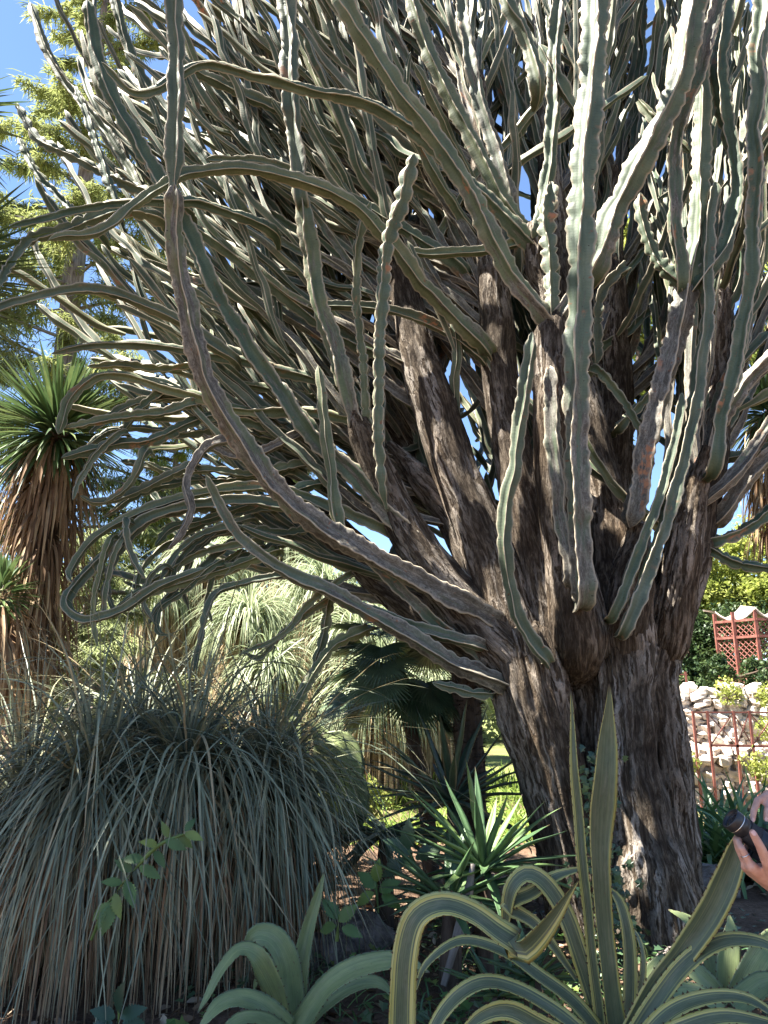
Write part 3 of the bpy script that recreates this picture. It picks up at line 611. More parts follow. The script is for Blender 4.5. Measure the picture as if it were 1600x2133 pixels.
traced(ag, [
 ([(1288,2170),(1270,2050),(1258,1930),(1248,1800),(1252,1680),(1262,1560),(1267,1480),(1268,1425)],3.3,3.2,[46,38,38,42,58,46,20,3],(.12,-1,0),{'fold':.5,'rn':1.15}),
 ([(1255,2160),(1232,1950),(1215,1780),(1202,1640),(1195,1540),(1190,1440)],3.36,3.4,[26,22,24,22,14,3],(-.55,-.8,.1),{'fold':.8}),
 ([(1262,2160),(1215,2010),(1180,1910),(1140,1845),(1100,1822),(1068,1850),(1055,1905),(1050,1960)],3.38,3.5,[38,38,38,38,38,34,24,3],(-.3,-.75,.6)),
 ([(1200,2040),(1120,1930),(1060,1890),(1110,1860),(1160,1825),(1235,1806)],3.5,3.45,[10,28,36,34,26,3],(-.2,-.7,.7)),
 ([(1262,2170),(1190,2085),(1120,2030),(1050,1985),(960,1960),(890,2010),(860,2080)],3.34,3.5,[38,36,34,30,26,18,3],(-.1,-.55,.85)),
 ([(1250,2185),(1150,2105),(1080,2062),(1010,2050),(950,2080),(905,2140),(880,2230)],3.2,3.0,[44,42,40,38,36,28,8],(0,-.5,.85)),
 ([(1250,2200),(1130,2140),(1060,2105),(1000,2120),(950,2170)],3.15,3.0,[44,42,38,30,15],(0,-.9,.3)),
 ([(1308,2165),(1365,2060),(1420,1990),(1475,1910),(1510,1840),(1535,1770),(1548,1715)],3.25,3.05,[42,44,48,54,54,40,4],(-.3,-.9,.25),{'fold':.5,'rn':.8}),
 ([(1315,2170),(1365,2090),(1420,2020),(1480,1972),(1540,1958),(1610,1978),(1660,2040)],3.2,3.1,[38,38,38,38,36,30,8],(.1,-.6,.8)),
 ([(1325,2185),(1400,2110),(1480,2078),(1560,2085),(1640,2140)],3.12,2.95,[42,40,36,30,14],(.1,-.55,.85)),
 ([(1330,2200),(1420,2145),(1510,2118),(1620,2140)],3.05,2.9,[42,40,36,24],(.1,-.6,.8)),
 ([(1300,2160),(1312,2050),(1308,1960),(1290,1880),(1262,1842)],3.4,3.5,[34,34,32,24,3],(.2,-.9,.3)),
 ([(1306,2160),(1334,2060),(1338,2000),(1325,1950),(1300,1920)],3.45,3.6,[26,24,20,16,3],(.7,-.6,.5)),
], M['agave_var'])
b2 = at(850, 2420, 3.05)
ag2 = thing('variegated_agave', (b2[0], b2[1], gh(b2[0], b2[1])), 'yellow-edged agave whose arching leaf is sharply folded back near its tip', 'agave')
traced(ag2, [
 ([(845,2420),(838,2250),(836,2100),(842,1990),(866,1912),(920,1886),(985,1905),(1040,1942),(1078,1968)],3.05,3.15,[70,66,60,56,52,52,54,58,62],(.25,-.7,.65)),
 ([(1068,1955),(1086,1972),(1120,1940),(1160,1895),(1206,1834)],3.14,3.05,[50,62,54,34,3],(.3,-.9,-.25),{'fold':.6}),
 ([(850,2420),(790,2320),(740,2270),(690,2280),(650,2340)],3.0,2.9,[60,58,52,40,4],(0,-.5,.85)),
 ([(860,2420),(930,2340),(1000,2320),(1080,2360)],2.95,2.8,[60,54,46,4],(0,-.5,.85)),
], M['agave_var'], seed0=40)
b = at(605, 2135, 3.95)
ag3 = thing('green_agave', b, 'plain blue-green agave with arching toothed leaves beside the grass tree', 'agave')
traced(ag3, [
 ([(606,2140),(602,2060),(590,1995),(565,1955),(530,1950),(505,1985)],4.05,4.0,[60,62,60,52,40,4],(.5,-.75,.45)),
 ([(595,2140),(572,2060),(540,2000),(500,1980),(462,2020),(435,2075),(412,2112)],3.95,3.7,[54,52,44,36,30,20,3],(-.4,-.6,.7)),
 ([(610,2140),(622,2020),(642,1930),(660,1870),(676,1815)],4.1,4.2,[50,40,28,20,3],(.2,-.95,.2),{'fold':.8}),
 ([(622,2140),(680,2062),(740,2020),(800,2005),(850,2010),(895,2026)],3.9,3.7,[54,52,52,46,36,3],(-.1,-.6,.75)),
 ([(618,2145),(675,2090),(735,2052),(790,2050),(825,2085)],4.05,4.1,[48,44,38,26,3],(.1,-.6,.75)),
 ([(596,2150),(545,2100),(500,2082),(455,2098),(410,2155)],3.8,3.6,[56,52,44,36,6],(-.1,-.6,.75)),
 ([(600,2160),(550,2130),(500,2125),(450,2160)],3.75,3.5,[50,44,36,10],(-.1,-.5,.85)),
 ([(608,2140),(590,2070),(560,2030),(535,2050),(530,2090)],4.2,4.4,[44,38,32,24,3],(-.3,-.6,.7)),
], M['agave'], seed0=60)
b = at(1525, 2085, 4.3)
ag4 = thing('green_agave', b, 'low blue-green agave half hidden behind the yellow-edged agave by the path', 'agave')
traced(ag4, [
 ([(1515,2095),(1450,2030),(1400,2008),(1360,2020),(1345,2075)],4.3,4.3,[46,44,40,30,4],(-.2,-.6,.7)),
 ([(1520,2090),(1516,2010),(1522,1950),(1520,1905)],4.35,4.5,[54,52,36,4],(0,-.9,.3)),
 ([(1530,2090),(1570,2010),(1610,1960),(1660,1940)],4.3,4.4,[54,52,46,6],(.2,-.8,.5)),
 ([(1530,2100),(1590,2050),(1660,2040)],4.15,4.1,[52,48,8],(.1,-.6,.7)),
 ([(1510,2100),(1440,2070),(1390,2080),(1350,2120)],4.2,4.1,[44,40,30,4],(-.1,-.6,.7)),
 ([(1500,2090),(1480,1990),(1440,1925),(1392,1895)],4.5,4.7,[40,36,28,3],(-.3,-.5,.8)),
], M['agave'], seed0=80)
b = at(690, 1745, 6.0)
ag5 = thing('broad_agave', b, 'pale agave with broad rounded leaves between grass tree and rocks', 'agave')
traced(ag5, [
 ([(690,1750),(716,1660),(728,1590),(712,1545),(670,1530)],6.0,6.1,[44,58,60,46,6],(.3,-.9,.3)),
 ([(680,1750),(650,1660),(620,1590),(560,1540)],6.1,6.3,[44,60,56,6],(-.2,-.9,.3)),
 ([(685,1750),(690,1650),(680,1560),(650,1500)],6.3,6.5,[44,62,58,6],(0,-.9,.3)),
 ([(690,1755),(640,1700),(580,1670),(520,1690)],5.9,5.8,[44,56,50,6],(-.1,-.8,.5)),
 ([(700,1755),(735,1690),(742,1640),(730,1600)],5.95,5.9,[50,60,50,6],(.4,-.8,.4)),
 ([(670,1740),(610,1600),(600,1520),(615,1455)],6.5,6.7,[50,66,60,8],(.2,-.9,.3)),
], M['agave'], seed0=95, teeth=.05)
# ---------------------------------------------------------------- stiff rosettes under the tree
def rosette(name, px, py, Y, n, L, w, mat, label, cat, seed, zmin=-.25, up=.75, thick=.008):
    r = np.random.default_rng(seed); c = at(px, py, Y); g = float(gh(c[0], c[1]))
    o = thing(name, (c[0], c[1], g), label, cat)
    trunk_part(o, np.array([[c[0], c[1], g-.05], [c[0], c[1], (g+c[2])/2], c]), [.07, .06, .03], M['brown_wood'], seed, 'stem', rough=.02)
    for i in range(n):
        k = (i+.5)/n; el = math.asin(zmin + (up-zmin)*k) + r.normal(0, .06); az = i*2.39996 + r.normal(0, .15)
        d = np.array([math.cos(az)*math.cos(el), math.sin(az)*math.cos(el), math.sin(el)]); l = L*r.uniform(.8, 1.12)*(1.05-.25*abs(k-.5))
        pts = [c + d*.02]; dd = d.copy()
        for j in range(4): pts.append(pts[-1] + dd*l/4); dd = unit(dd + np.array([0, 0, -.10*(1-k)]) + r.normal(0, .012, 3))
        nn = Z - d*d[2]; nn = nn if np.linalg.norm(nn) > .1 else np.array([1., 0, 0])
        mb = MB(); blade(mb, np.array(pts), [w*.75, w*.95, w, w*.62, .002], unit(nn), thick=thick, fold=.55, seed=seed*50+i, spacing=.07, across=3)
        mb.build('leaf', mat, o)
    return o
rosette('spear_yucca', 1008, 1812, 4.75, 34, .62, .055, M['spear_leaf'], 'bright green upright spear-leaved yucca growing beside the trunk', 'yucca', 3, -.15, .97)
rosette('spear_yucca', 935, 1880, 4.6, 26, .55, .055, M['spear_leaf'], 'smaller spear-leaved yucca sprawling low over the leaf litter', 'yucca', 4, -.1, .8)
rosette('dark_agave', 940, 1672, 5.9, 32, .78, .06, M['dark_leaf'], 'dark narrow-leaved agave with stiff horizontal spears under the fan palm', 'agave', 5, -.3, .98)
rosette('dark_agave', 800, 1735, 5.7, 40, .70, .05, M['dark_leaf'], 'low dark spiky agave with flattened dead leaves beside the rocks', 'agave', 6, -.3, .2)
rosette('small_aloe', 1110, 2040, 3.9, 22, .30, .03, M['spear_leaf'], 'small thin-leaved aloe behind the folded agave leaf', 'aloe', 8, -.2, .9)
rosette('small_aloe', 1040, 2075, 3.9, 18, .28, .028, M['spear_leaf'], 'little aloe tuft in the leaf litter before the trunk', 'aloe', 9, -.2, .9)
# ---------------------------------------------------------------- grass trees
def grass_tree(name, heads, base, label, group, L, w, n, leafmat, nd, seed, droop=(2.2, 4.2), skirt=1.2, K=12, hang=(.2, .5), tr=.09, tb=.16, cat='grass tree', zrange=(-.2, 1.), upr=.15, prof='grass', wav=.02, jit=.0, dpow=1.):
    r = np.random.default_rng(seed); o = thing(name, base, label, cat, group)
    for h in heads:
        h = np.array(h, float); b0 = np.array([base[0]+(h[0]-base[0])*.5, base[1]+(h[1]-base[1])*.5, base[2]-.05])
        trunk_part(o, np.array([b0, b0*.5+h*.5+r.normal(0, .03, 3), h]), [tb, tr*1.1, tr], M['brown_wood'], seed+int(h[0]*10) % 7+1, rough=.03)
        d = sph(r, n, *zrange); mb = MB()
        ribbons(mb, h + d*np.array([tr, tr, .06]), unit(d + [0, 0, upr] + r.normal(0, jit, (n, 3))), r.uniform(*L, n), r.uniform(.7, 1.2, n)*w, droop[0]+(droop[1]-droop[0])*r.uniform(0, 1, n)**dpow, K, .3, prof, r=r, wav=wav)
        stuff(mb.build('leaf_head', leafmat, o))
        if nd:
            a = r.uniform(0, 2*PI, nd); q = r.uniform(.5, 1.25, nd)*tr
            dd = np.stack([np.cos(a), np.sin(a), r.uniform(-.9, .1, nd)], 1); top = h + np.stack([np.cos(a)*q, np.sin(a)*q, -r.uniform(0, .75, nd)**1.3*skirt], 1)
            mb = MB(); ribbons(mb, top, dd, r.uniform(hang[0]*2, hang[1]*2.2, nd), w*r.uniform(.7, 1.2, nd), r.uniform(4, 9, nd), 7, .3, prof, r=r, wav=.05)
            stuff(mb.build('dead_leaf_skirt', M['straw'] if group else M['dead_leaf'], o))
    return o
fh = [at(392,1605,4.85), at(190,1640,4.75), at(562,1630,5.2), at(290,1560,5.5), at(470,1690,5.4), at(50,1700,5.1)]
fb = np.mean(fh, 0); fb[2] = gh(fb[0], fb[1])
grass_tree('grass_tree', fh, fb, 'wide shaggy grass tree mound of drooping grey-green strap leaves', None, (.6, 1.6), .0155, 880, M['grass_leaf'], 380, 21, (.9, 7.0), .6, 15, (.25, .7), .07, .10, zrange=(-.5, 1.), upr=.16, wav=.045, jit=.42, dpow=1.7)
for i, (px, py, Y, zb, Lr, lab, nd, mt, sk) in enumerate([
 (520,1292,9.5,0,(.8,1.2),'sunlit grass tree with silvery fountain of leaves above a brown skirt',500,'pale_nolina',1.3),
 (680,1230,10.5,0,(.9,1.5),'tall sunlit grass tree with long straw-coloured skirt behind the drooping branches',900,'pale_nolina',2.2),
 (600,1130,12.0,0,(.9,1.4),'tallest pale grass tree standing at the back of the grove',800,'pale_nolina',2.6),
 (790,1440,8.6,0,(.8,1.3),'short grass tree with leaves hanging to the ground beside the fan palm',250,'pale_nolina',1.0),
 (745,1330,9.6,0,(.8,1.2),'grass tree with yellowish leaves just behind the fan palm crown',700,'pale_nolina',1.6),
 (430,1180,11.5,0,(.9,1.4),'grass tree with very long tan skirt left of the silvery one',1000,'pale_nolina',2.4),
 (330,1250,11.0,0,(.7,1.1),'small-headed grass tree with reddish straw trunk skirt',800,'pale_nolina',2.0),
 (905,1420,9.8,0,(.8,1.2),'grass tree with tan skirt seen between the fan palm and dark palm trunk',600,'pale_nolina',1.3),
 (560,1400,9.0,0,(.6,1.0),'low grass tree with greenish leaves at the foot of the grove',200,'pale_nolina',.7),
]):
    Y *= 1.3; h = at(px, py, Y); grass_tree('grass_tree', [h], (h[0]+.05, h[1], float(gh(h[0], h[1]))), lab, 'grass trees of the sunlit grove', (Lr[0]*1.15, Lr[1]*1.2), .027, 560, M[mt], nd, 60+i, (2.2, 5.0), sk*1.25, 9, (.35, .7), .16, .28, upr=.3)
# tall yuccas on the left
def yucca_tree(name, px, py, Y, label, seed, n=420, L=(.55, .85), nd=700, sk=2.0, wd=.04, extra=(), bx=0.):
    r = np.random.default_rng(seed); h = at(px, py, Y); o = thing(name, (h[0]+bx, h[1]+.1, 0.), label, 'yucca')
    trunk_part(o, np.array([[h[0]+bx, h[1]+.1, -.1], [h[0]-.05+bx*.8, h[1]+.05, h[2]*.5], h]), [.22, .17, .12], M['brown_wood'], seed)
    for hh, sc in [(h, 1.)] + [(at(*e[:3]), e[3]) for e in extra]:
        m = int(n*sc); d = sph(r, m, -.75, 1.); mb = MB(); k = (1-d[:, 2])/2
        ribbons(mb, hh + d*np.array([.10, .10, .16]), unit(d + [0, 0, .12]), r.uniform(*L, m)*sc, wd*r.uniform(.8, 1.15, m), .25+1.1*k**2, 6, .35, 'yucca', r=r, wav=.01)
        stuff(mb.build('leaf_head', M['yucca_leaf'], o))
        m = int(nd*sc); a = r.uniform(0, 2*PI, m); q = r.uniform(.1, .24, m)
        top = hh + np.stack([np.cos(a)*q, np.sin(a)*q, -.1-r.uniform(0, 1, m)**1.2*sk*sc], 1)
        mb = MB(); ribbons(mb, top, np.stack([np.cos(a), np.sin(a), r.uniform(-1.6, -.3, m)], 1), r.uniform(.4, .8, m), wd*.8*r.uniform(.6, 1.1, m), r.uniform(2, 6, m), 6, .4, 'yucca', r=r, wav=.03)
        stuff(mb.build('dead_leaf_skirt', M['dead_leaf'], o))
yucca_tree('yucca_tree', 118, 905, 6.8, 'tall green yucca with hanging brown leaf skirt against the sky', 31, extra=[(0, 1240, 6.3, .34)])
yucca_tree('yucca_tree', -180, 600, 4.4, 'dark overhanging yucca whose spiky leaf tips reach in from the side', 32, 420, (.6, .95), 300, 1.2, extra=[(-170, 250, 4.6, .8)])
yucca_tree('yucca_tree', 1600, 860, 8.5, 'yucca with spiky leaves and brown skirt behind the pale woody branches', 33, 260, (.5, .8), 500, 1.4, extra=[(1640, 620, 9.0, .8)], bx=1.3)
# ---------------------------------------------------------------- fan palm and dark palm trunk
def fan_palm(px, py, Y, bx, by, label, seed, nf=26, R=.42, pl=.5):
    r = np.random.default_rng(seed); h = at(px, py, Y); b = at(bx, by, Y+.1); b[2] = gh(b[0], b[1])-.1
    o = thing('fan_palm', b, label, 'palm')
    P = np.array([b, b*.66+h*.34+[.05, 0, 0], b*.33+h*.67+[.03, 0, 0], h]); trunk_part(o, P, [.075, .065, .06, .055], M['brown_wood'], seed, rough=.03, na=28, spacing=.03)
    C, s, tp = spline(P, .01); n = 900; i = r.integers(0, len(C), n); a = r.uniform(0, 2*PI, n)
    d = np.stack([np.cos(a), np.sin(a), r.uniform(.1, .9, n)], 1)
    mb = MB(); ribbons(mb, C[i] + d*.045*[1, 1, 0], d, r.uniform(.025, .06, n), .02, 1.0, 2, .3, 'yucca', r=r); stuff(mb.build('leaf_base', M['brown_wood'], o))
    for f in range(nf):
        el = math.asin(r.uniform(-.75, .97)); az = f*2.4 + r.normal(0, .2)
        d = np.array([math.cos(az)*math.cos(el), math.sin(az)*math.cos(el), math.sin(el)]); l = pl*r.uniform(.7, 1.15)
        c = h + d*l + np.array([0, 0, -.10*l]); side = unit(np.cross(d, Z)); d = unit(d + np.array([0, 0, -r.uniform(.5, 1.2)])); nn = np.cross(side, d)
        m = 34; th = np.linspace(-1.75, 1.75, m); ld = d[None]*np.cos(th)[:, None] + side[None]*np.sin(th)[:, None] + nn[None]*.25
        mb = MB(); ribbons(mb, np.repeat(c[None], m, 0), ld, R*r.uniform(.85, 1.1, m)*(1-.12*np.abs(th)), .028, .5, 5, .4, 'yucca', r=r, rnd=r.uniform(), side=np.cross(ld, nn[None]))
        ribbons(mb, [h], [c-h], [l*1.0], [.018], .0, 3, .3, 'strap', r=r, rnd=.3)
        mb.build('frond', M['fan_leaf'], o)
fan_palm(828, 1385, 6.9, 900, 1610, 'fan palm with leaning fibrous trunk and dark shaded fronds', 41, 34)
r9 = np.random.default_rng(42); b = at(985, 1640, 6.6); b[2] = gh(b[0], b[1])-.1; h = at(968, 1330, 6.6)
dp = thing('palm_trunk', b, 'dark stubbly palm trunk standing behind the left bark trunk', 'palm')
P = np.array([b, b*.5+h*.5, h]); trunk_part(dp, P, [.13, .12, .11], M['brown_wood'], 43, rough=.04, na=30, spacing=.03)
C, s9, tp = spline(P, .01); i9 = r9.integers(0, len(C), 1300); a9 = r9.uniform(0, 2*PI, 1300); d9 = np.stack([np.cos(a9), np.sin(a9), r9.uniform(.1, .9, 1300)], 1)
mb = MB(); ribbons(mb, C[i9] + d9*.10*[1, 1, 0], d9, r9.uniform(.04, .10, 1300), .03, 1., 2, .3, 'yucca', r=r9); stuff(mb.build('leaf_base', M['brown_wood'], dp))
for f in range(16):
    az = f*2.4; el = r9.uniform(-.3, 1.2); d = np.array([math.cos(az)*math.cos(el), math.sin(az)*math.cos(el), math.sin(el)]); side = unit(np.cross(d, Z)); c = h + d*.5; d0 = d; d = unit(d + np.array([0, 0, -.8])); nn = np.cross(side, d)
    th = np.linspace(-1.7, 1.7, 30); ld = d[None]*np.cos(th)[:, None] + side[None]*np.sin(th)[:, None] + nn[None]*.25
    mb = MB(); ribbons(mb, np.repeat(c[None], 30, 0), ld, .42, .028, .5, 5, .4, 'yucca', r=r9, side=np.cross(ld, nn[None])); ribbons(mb, [h], [d0], [.5], [.018], .2, 3, .3, 'strap', r=r9); mb.build('frond', M['fan_leaf'], dp)
# ---------------------------------------------------------------- trees around
def conifer(name, base, H, R, label, seed, mat, nb=60, z0=.2, tuft=26, flat=.5, lean=(0, 0), blen=.16, group=None):
    r = np.random.default_rng(seed); base = np.array(base, float); o = thing(name, base, label, 'tree', group)
    top = base + np.array([lean[0], lean[1], H]); trunk_part(o, np.array([base-[0, 0, .2], base*.5+top*.5, top]), [R*.07+.08, R*.05+.05, .03], M['grey_wood'], seed, spacing=.3)
    wood = MB(); fol = MB()
    for i in range(nb):
        k = z0 + (1-z0)*(i+r.uniform())/nb; c = base + (top-base)*k; az = i*2.4 + r.normal(0, .3)
        l = R*(1.08-k)**.6*r.uniform(.55, 1.1); e = r.uniform(-.15, .35)
        d = np.array([math.cos(az), math.sin(az), e]); P = np.array([c, c+d*l*.5, c+d*l+[0, 0, -.12*l]])
        barktube(wood, P, [.05, .035, .012], seed+i, na=6, spacing=.4, rough=.01)
        m = max(6, int(tuft*l)); t = r.uniform(.2, 1.02, m)**.8; q = c + d*l*t[:, None] + np.stack([np.zeros(m), np.zeros(m), -.12*l*t*t], 1)
        q = q + r.normal(0, 1, (m, 3))*np.array([.28, .28, .14])*np.clip(l*.25, .2, .8)
        nd = 9; dirs = sph(r, m*nd, -.9, .5)*np.array([1, 1, flat]) + d*.5 + [0, 0, -.25]
        ribbons(fol, np.repeat(q, nd, 0) + r.normal(0, .05, (m*nd, 3)), dirs, r.uniform(.6, 1.4, m*nd)*blen, blen*.11, .9, 2, .2, 'yucca', r=r, rnd=np.clip(np.repeat(r.uniform(0, 1, m), nd)*.7+r.uniform(0, .3, m*nd), 0, 1))
    wood.build('limbs', M['grey_wood'], o)['kind'] = 'stuff'
    stuff(fol.build('crown', mat, o)); return o
def broad(name, base, clumps, label, seed, mat, n, size, trunk_r=.15, cat='tree', aspect=.6, group=None):
    """clumps: list of (centre, radius)"""
    r = np.random.default_rng(seed); base = np.array(base, float); o = thing(name, base, label, cat, group)
    cs = np.array([c for c, _ in clumps], float); rs = np.array([q for _, q in clumps])
    mid = np.mean(cs, 0); fork = base*.45 + mid*.55
    trunk_part(o, np.array([base-[0, 0, .2], base*.6+fork*.4+r.normal(0, .05, 3), fork]), [trunk_r*1.3, trunk_r, trunk_r*.8], M['brown_wood'], seed, spacing=.2)
    for i, c in enumerate(cs):
        trunk_part(o, np.array([fork, fork*.4+c*.6+r.normal(0, .1, 3), c]), [trunk_r*.7, trunk_r*.4, .02], M['brown_wood'], seed+i, 'limb', 9, .02, .3)
    sub = []; sr = []
    for c, q in zip(cs, rs):
        for _ in range(14): d = sph(r, 1)[0]; sub.append(c + d*q*r.uniform(.3, .95)*[1, 1, .8]); sr.append(q*r.uniform(.28, .5))
    mb = MB(); cloud(mb, np.array(sub), sr, n, size, r, aspect=aspect); stuff(mb.build('crown', mat, o)); return o
def px_base(px, Y, z=0.): p = at(px, 1452, Y); return (p[0], Y, z)
conifer('cedar_tree', px_base(55, 19), 26.0, 4.6, 'tall thin cedar with yellow-green tufts at the edge against the sky', 51, M['conifer'], 120, .08, 26, .6, blen=.34)
conifer('cedar_tree', px_base(-200, 18), 16.0, 3.8, 'dense cedar rising behind the dark overhanging yucca', 52, M['conifer'], 60, .12, 22, .6, blen=.32)
conifer('pine_tree', px_base(330, 20), 9.0, 3.2, 'yellowish pine glowing behind the drooping euphorbia branches', 53, M['lime_tree'], 60, .25, 34, .7, blen=.26)
conifer('pine_tree', px_base(520, 22), 10.5, 3.4, 'pale pine half hidden behind the lower left branches', 54, M['pale_conifer'], 60, .25, 30, .7, blen=.26)
conifer('low_cedar', px_base(170, 10.5), 3.9, 1.9, 'low spreading cedar with pale feathery foliage behind the grass tree', 55, M['pale_conifer'], 46, .12, 60, .35, blen=.17)
conifer('low_cedar', px_base(-20, 9.5), 3.0, 1.6, 'small feathery cedar below the tall yucca', 56, M['pale_conifer'], 36, .12, 60, .35, blen=.16)
def C(px, py, Y): return at(px, py, Y)
broad('lime_tree', px_base(1560, 18, 1.85), [(C(1480,1190,18),1.1),(C(1560,1150,18),1.3),(C(1650,1140,18.5),1.5),(C(1600,1230,17.5),1.1),(C(1460,1250,17.6),.8),(C(1550,1245,17.4),.8)], 'sunny yellow-green tree rising behind the red lattice pavilion', 57, M['lime_tree'], 16000, .13)
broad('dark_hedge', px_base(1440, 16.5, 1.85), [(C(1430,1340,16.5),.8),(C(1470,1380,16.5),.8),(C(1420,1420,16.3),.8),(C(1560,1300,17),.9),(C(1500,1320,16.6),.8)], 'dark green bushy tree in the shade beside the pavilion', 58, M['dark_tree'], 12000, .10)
broad('lime_tree', px_base(1345, 21), [(C(1320,560,21),1.4),(C(1350,700,21),1.6),(C(1280,820,21),1.6),(C(1340,480,21),1.0)], 'tall yellow-green tree glimpsed through gaps in the upright branches', 59, M['lime_tree'], 12000, .17)
broad('lime_tree', px_base(1640, 20), [(C(1610,430,20),1.3),(C(1660,560,20),1.6),(C(1620,740,20),1.2),(C(1690,380,20),1.4)], 'yellow-green treetop beyond the brown yucca skirt', 60, M['lime_tree'], 10000, .17)
r0 = np.random.default_rng(61)
def far_wood():
    r = np.random.default_rng(62); mb = MB()
    xs = np.linspace(-34, 34, 46); cs = []; rs = []
    for x in xs:
        for k in range(3): cs.append((x+r.normal(0, .8), 30+r.normal(0, 2.), 1.0+k*1.7+r.normal(0, .4))); rs.append(r.uniform(1.3, 2.1))
    cloud(mb, np.array(cs), rs, 60000, .36, r)
    o = mb.build('far_wood', M['pale_conifer']); tag(o, 'distant belt of sunlit trees closing the garden behind the grove', 'trees', kind='stuff')
far_wood()
# shade tree standing left of and behind the viewer, its crown above the view
def shade():
    r = np.random.default_rng(63); cl = []
    for c0, q, m in (((-4.3, 2.2, 10.4), (1.5, 1.3, .6), 26), ((-6.3, 3.7, 10.8), (1.2, .9, .5), 11), ((-2.2, 3.6, 10.8), (.9, .4, .5), 5)):
        for _ in range(m):
            c = np.array(c0) + sph(r, 1)[0]*r.uniform(.1, 1)**.5*np.array(q); cl.append((c, r.uniform(.5, .8)))
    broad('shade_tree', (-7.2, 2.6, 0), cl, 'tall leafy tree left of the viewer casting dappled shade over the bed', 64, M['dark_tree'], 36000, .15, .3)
shade()
# ---------------------------------------------------------------- rubble wall, railing, pavilion
def stone_mesh(seed):
    r = np.random.default_rng(seed); n, m = 6, 8; V = []
    for i in range(n+1):
        ph = PI*i/n
        for j in range(m):
            th = 2*PI*j/m; d = np.array([math.sin(ph)*math.cos(th), math.sin(ph)*math.sin(th), math.cos(ph)])
            d = np.sign(d)*np.abs(d)**.62; V.append(d*(1+.5*(r.uniform()-.5)))
    mb = MB(); mb.add(np.array(V)*.5, grid_quads(n+1, m, True), rnd=r.uniform()); return mb
def stone_mat():
    s = NT('pale_limestone'); P = s.n('NewGeometry').outputs['Position']; oi = s.n('ObjectInfo').outputs['Random']
    a = s.noise(P, 9, 5, .6); c = s.ramp(oi, [(0, (.42, .36, .31)), (.5, (.55, .49, .43)), (1, (.62, .57, .51))]); c = s.mulc(c, s.ramp(a, [(.3, (.65, .62, .6)), (.65, (1.1, 1.08, 1.06))]))
    return s.end(c, .9, s.bump(a, .6, .03), spec=.2)
M['stone'] = stone_mat()
stones = [stone_mesh(i).mesh('stone', M['stone'], False) for i in range(8)]
def put_stone(parent, x, y, z, sx, sy, sz, r, me=None):
    o = link('stone', me or stones[r.integers(0, 8)], parent); o.location = (x, y, z); o.scale = (sx, sy, sz); o.rotation_euler = (r.normal(0, .15), r.normal(0, .15), r.uniform(-.4, .4)); return o
def wall():
    r = np.random.default_rng(70); x0 = at(1378, 1500, 12.4)[0]
    o = thing('rubble_wall', (x0+2, 12.0, 0.), 'sunlit terraced wall of rough pale stones', 'wall')
    cnt = 0
    mb = MB()
    for (ya, yb, za, zb, xs) in ((11.95, 12.9, -.2, .62, x0-.1), (12.75, 13.7, .4, 1.5, x0+.25)):
        A = np.array([[xs+.1, ya, za], [x0+6, ya, za], [x0+6, yb, za], [xs+.1, yb, za]]); B = A + [0, 0, zb-za]; mb.add(np.vstack([A, B]), [[3, 2, 1, 0], [4, 5, 6, 7], [0, 1, 5, 4], [1, 2, 6, 5], [2, 3, 7, 6], [3, 0, 4, 7]])
    mb.build('core', M['stone'], o, smooth=False)
    for (yf, za, zb, xs) in ((11.9, .0, .78, x0-.1), (12.7, .78, 1.68, x0+.15)):
        z = za
        while z < zb:
            h = r.uniform(.09, .15); x = xs - r.uniform(0, .15) + .25*(z-za)*(yf > 12.5)
            while x < x0 + 3.6:
                w = r.uniform(.13, .32)
                if cnt < 290: put_stone(o, x+w/2, yf + r.normal(0, .05) + .12*(z-za), z+h/2, w*1.1, .34, h*1.25, r)
                cnt += 1; x += w
            z += h*.95
    for i in range(10): put_stone(o, x0+.3+i*.36+r.normal(0, .1), 12.85, 1.70+r.uniform(-.03, .06), r.uniform(.2, .4), .3, r.uniform(.12, .2), r)
    return x0
wx = wall()
def bar(mb, a, b, w):
    a, b = np.array(a, float), np.array(b, float); t = unit(b-a); u = np.cross(t, [0, 1, 0.] if abs(t[1]) < .9 else [1, 0, 0.]); u = unit(u)*w/2; v = unit(np.cross(t, u))*w/2
    A = np.array([a-u-v, a+u-v, a+u+v, a-u+v]); mb.add(np.vstack([A, A+(b-a)]), [[3, 2, 1, 0], [4, 5, 6, 7], [0, 1, 5, 4], [1, 2, 6, 5], [2, 3, 7, 6], [3, 0, 4, 7]])
s_ = NT('red_paint'); nz = s_.noise(s_.n('NewGeometry').outputs['Position'], 12, 4); M['red'] = s_.end(s_.ramp(nz, [(.35, (.14, .048, .036)), (.6, (.21, .078, .06)), (.75, (.27, .15, .12))]), .6)
def one(name, parent, mat, *bars):
    mb = MB()
    for b_ in bars: bar(mb, *b_)
    return mb.build(name, mat, parent, smooth=False)
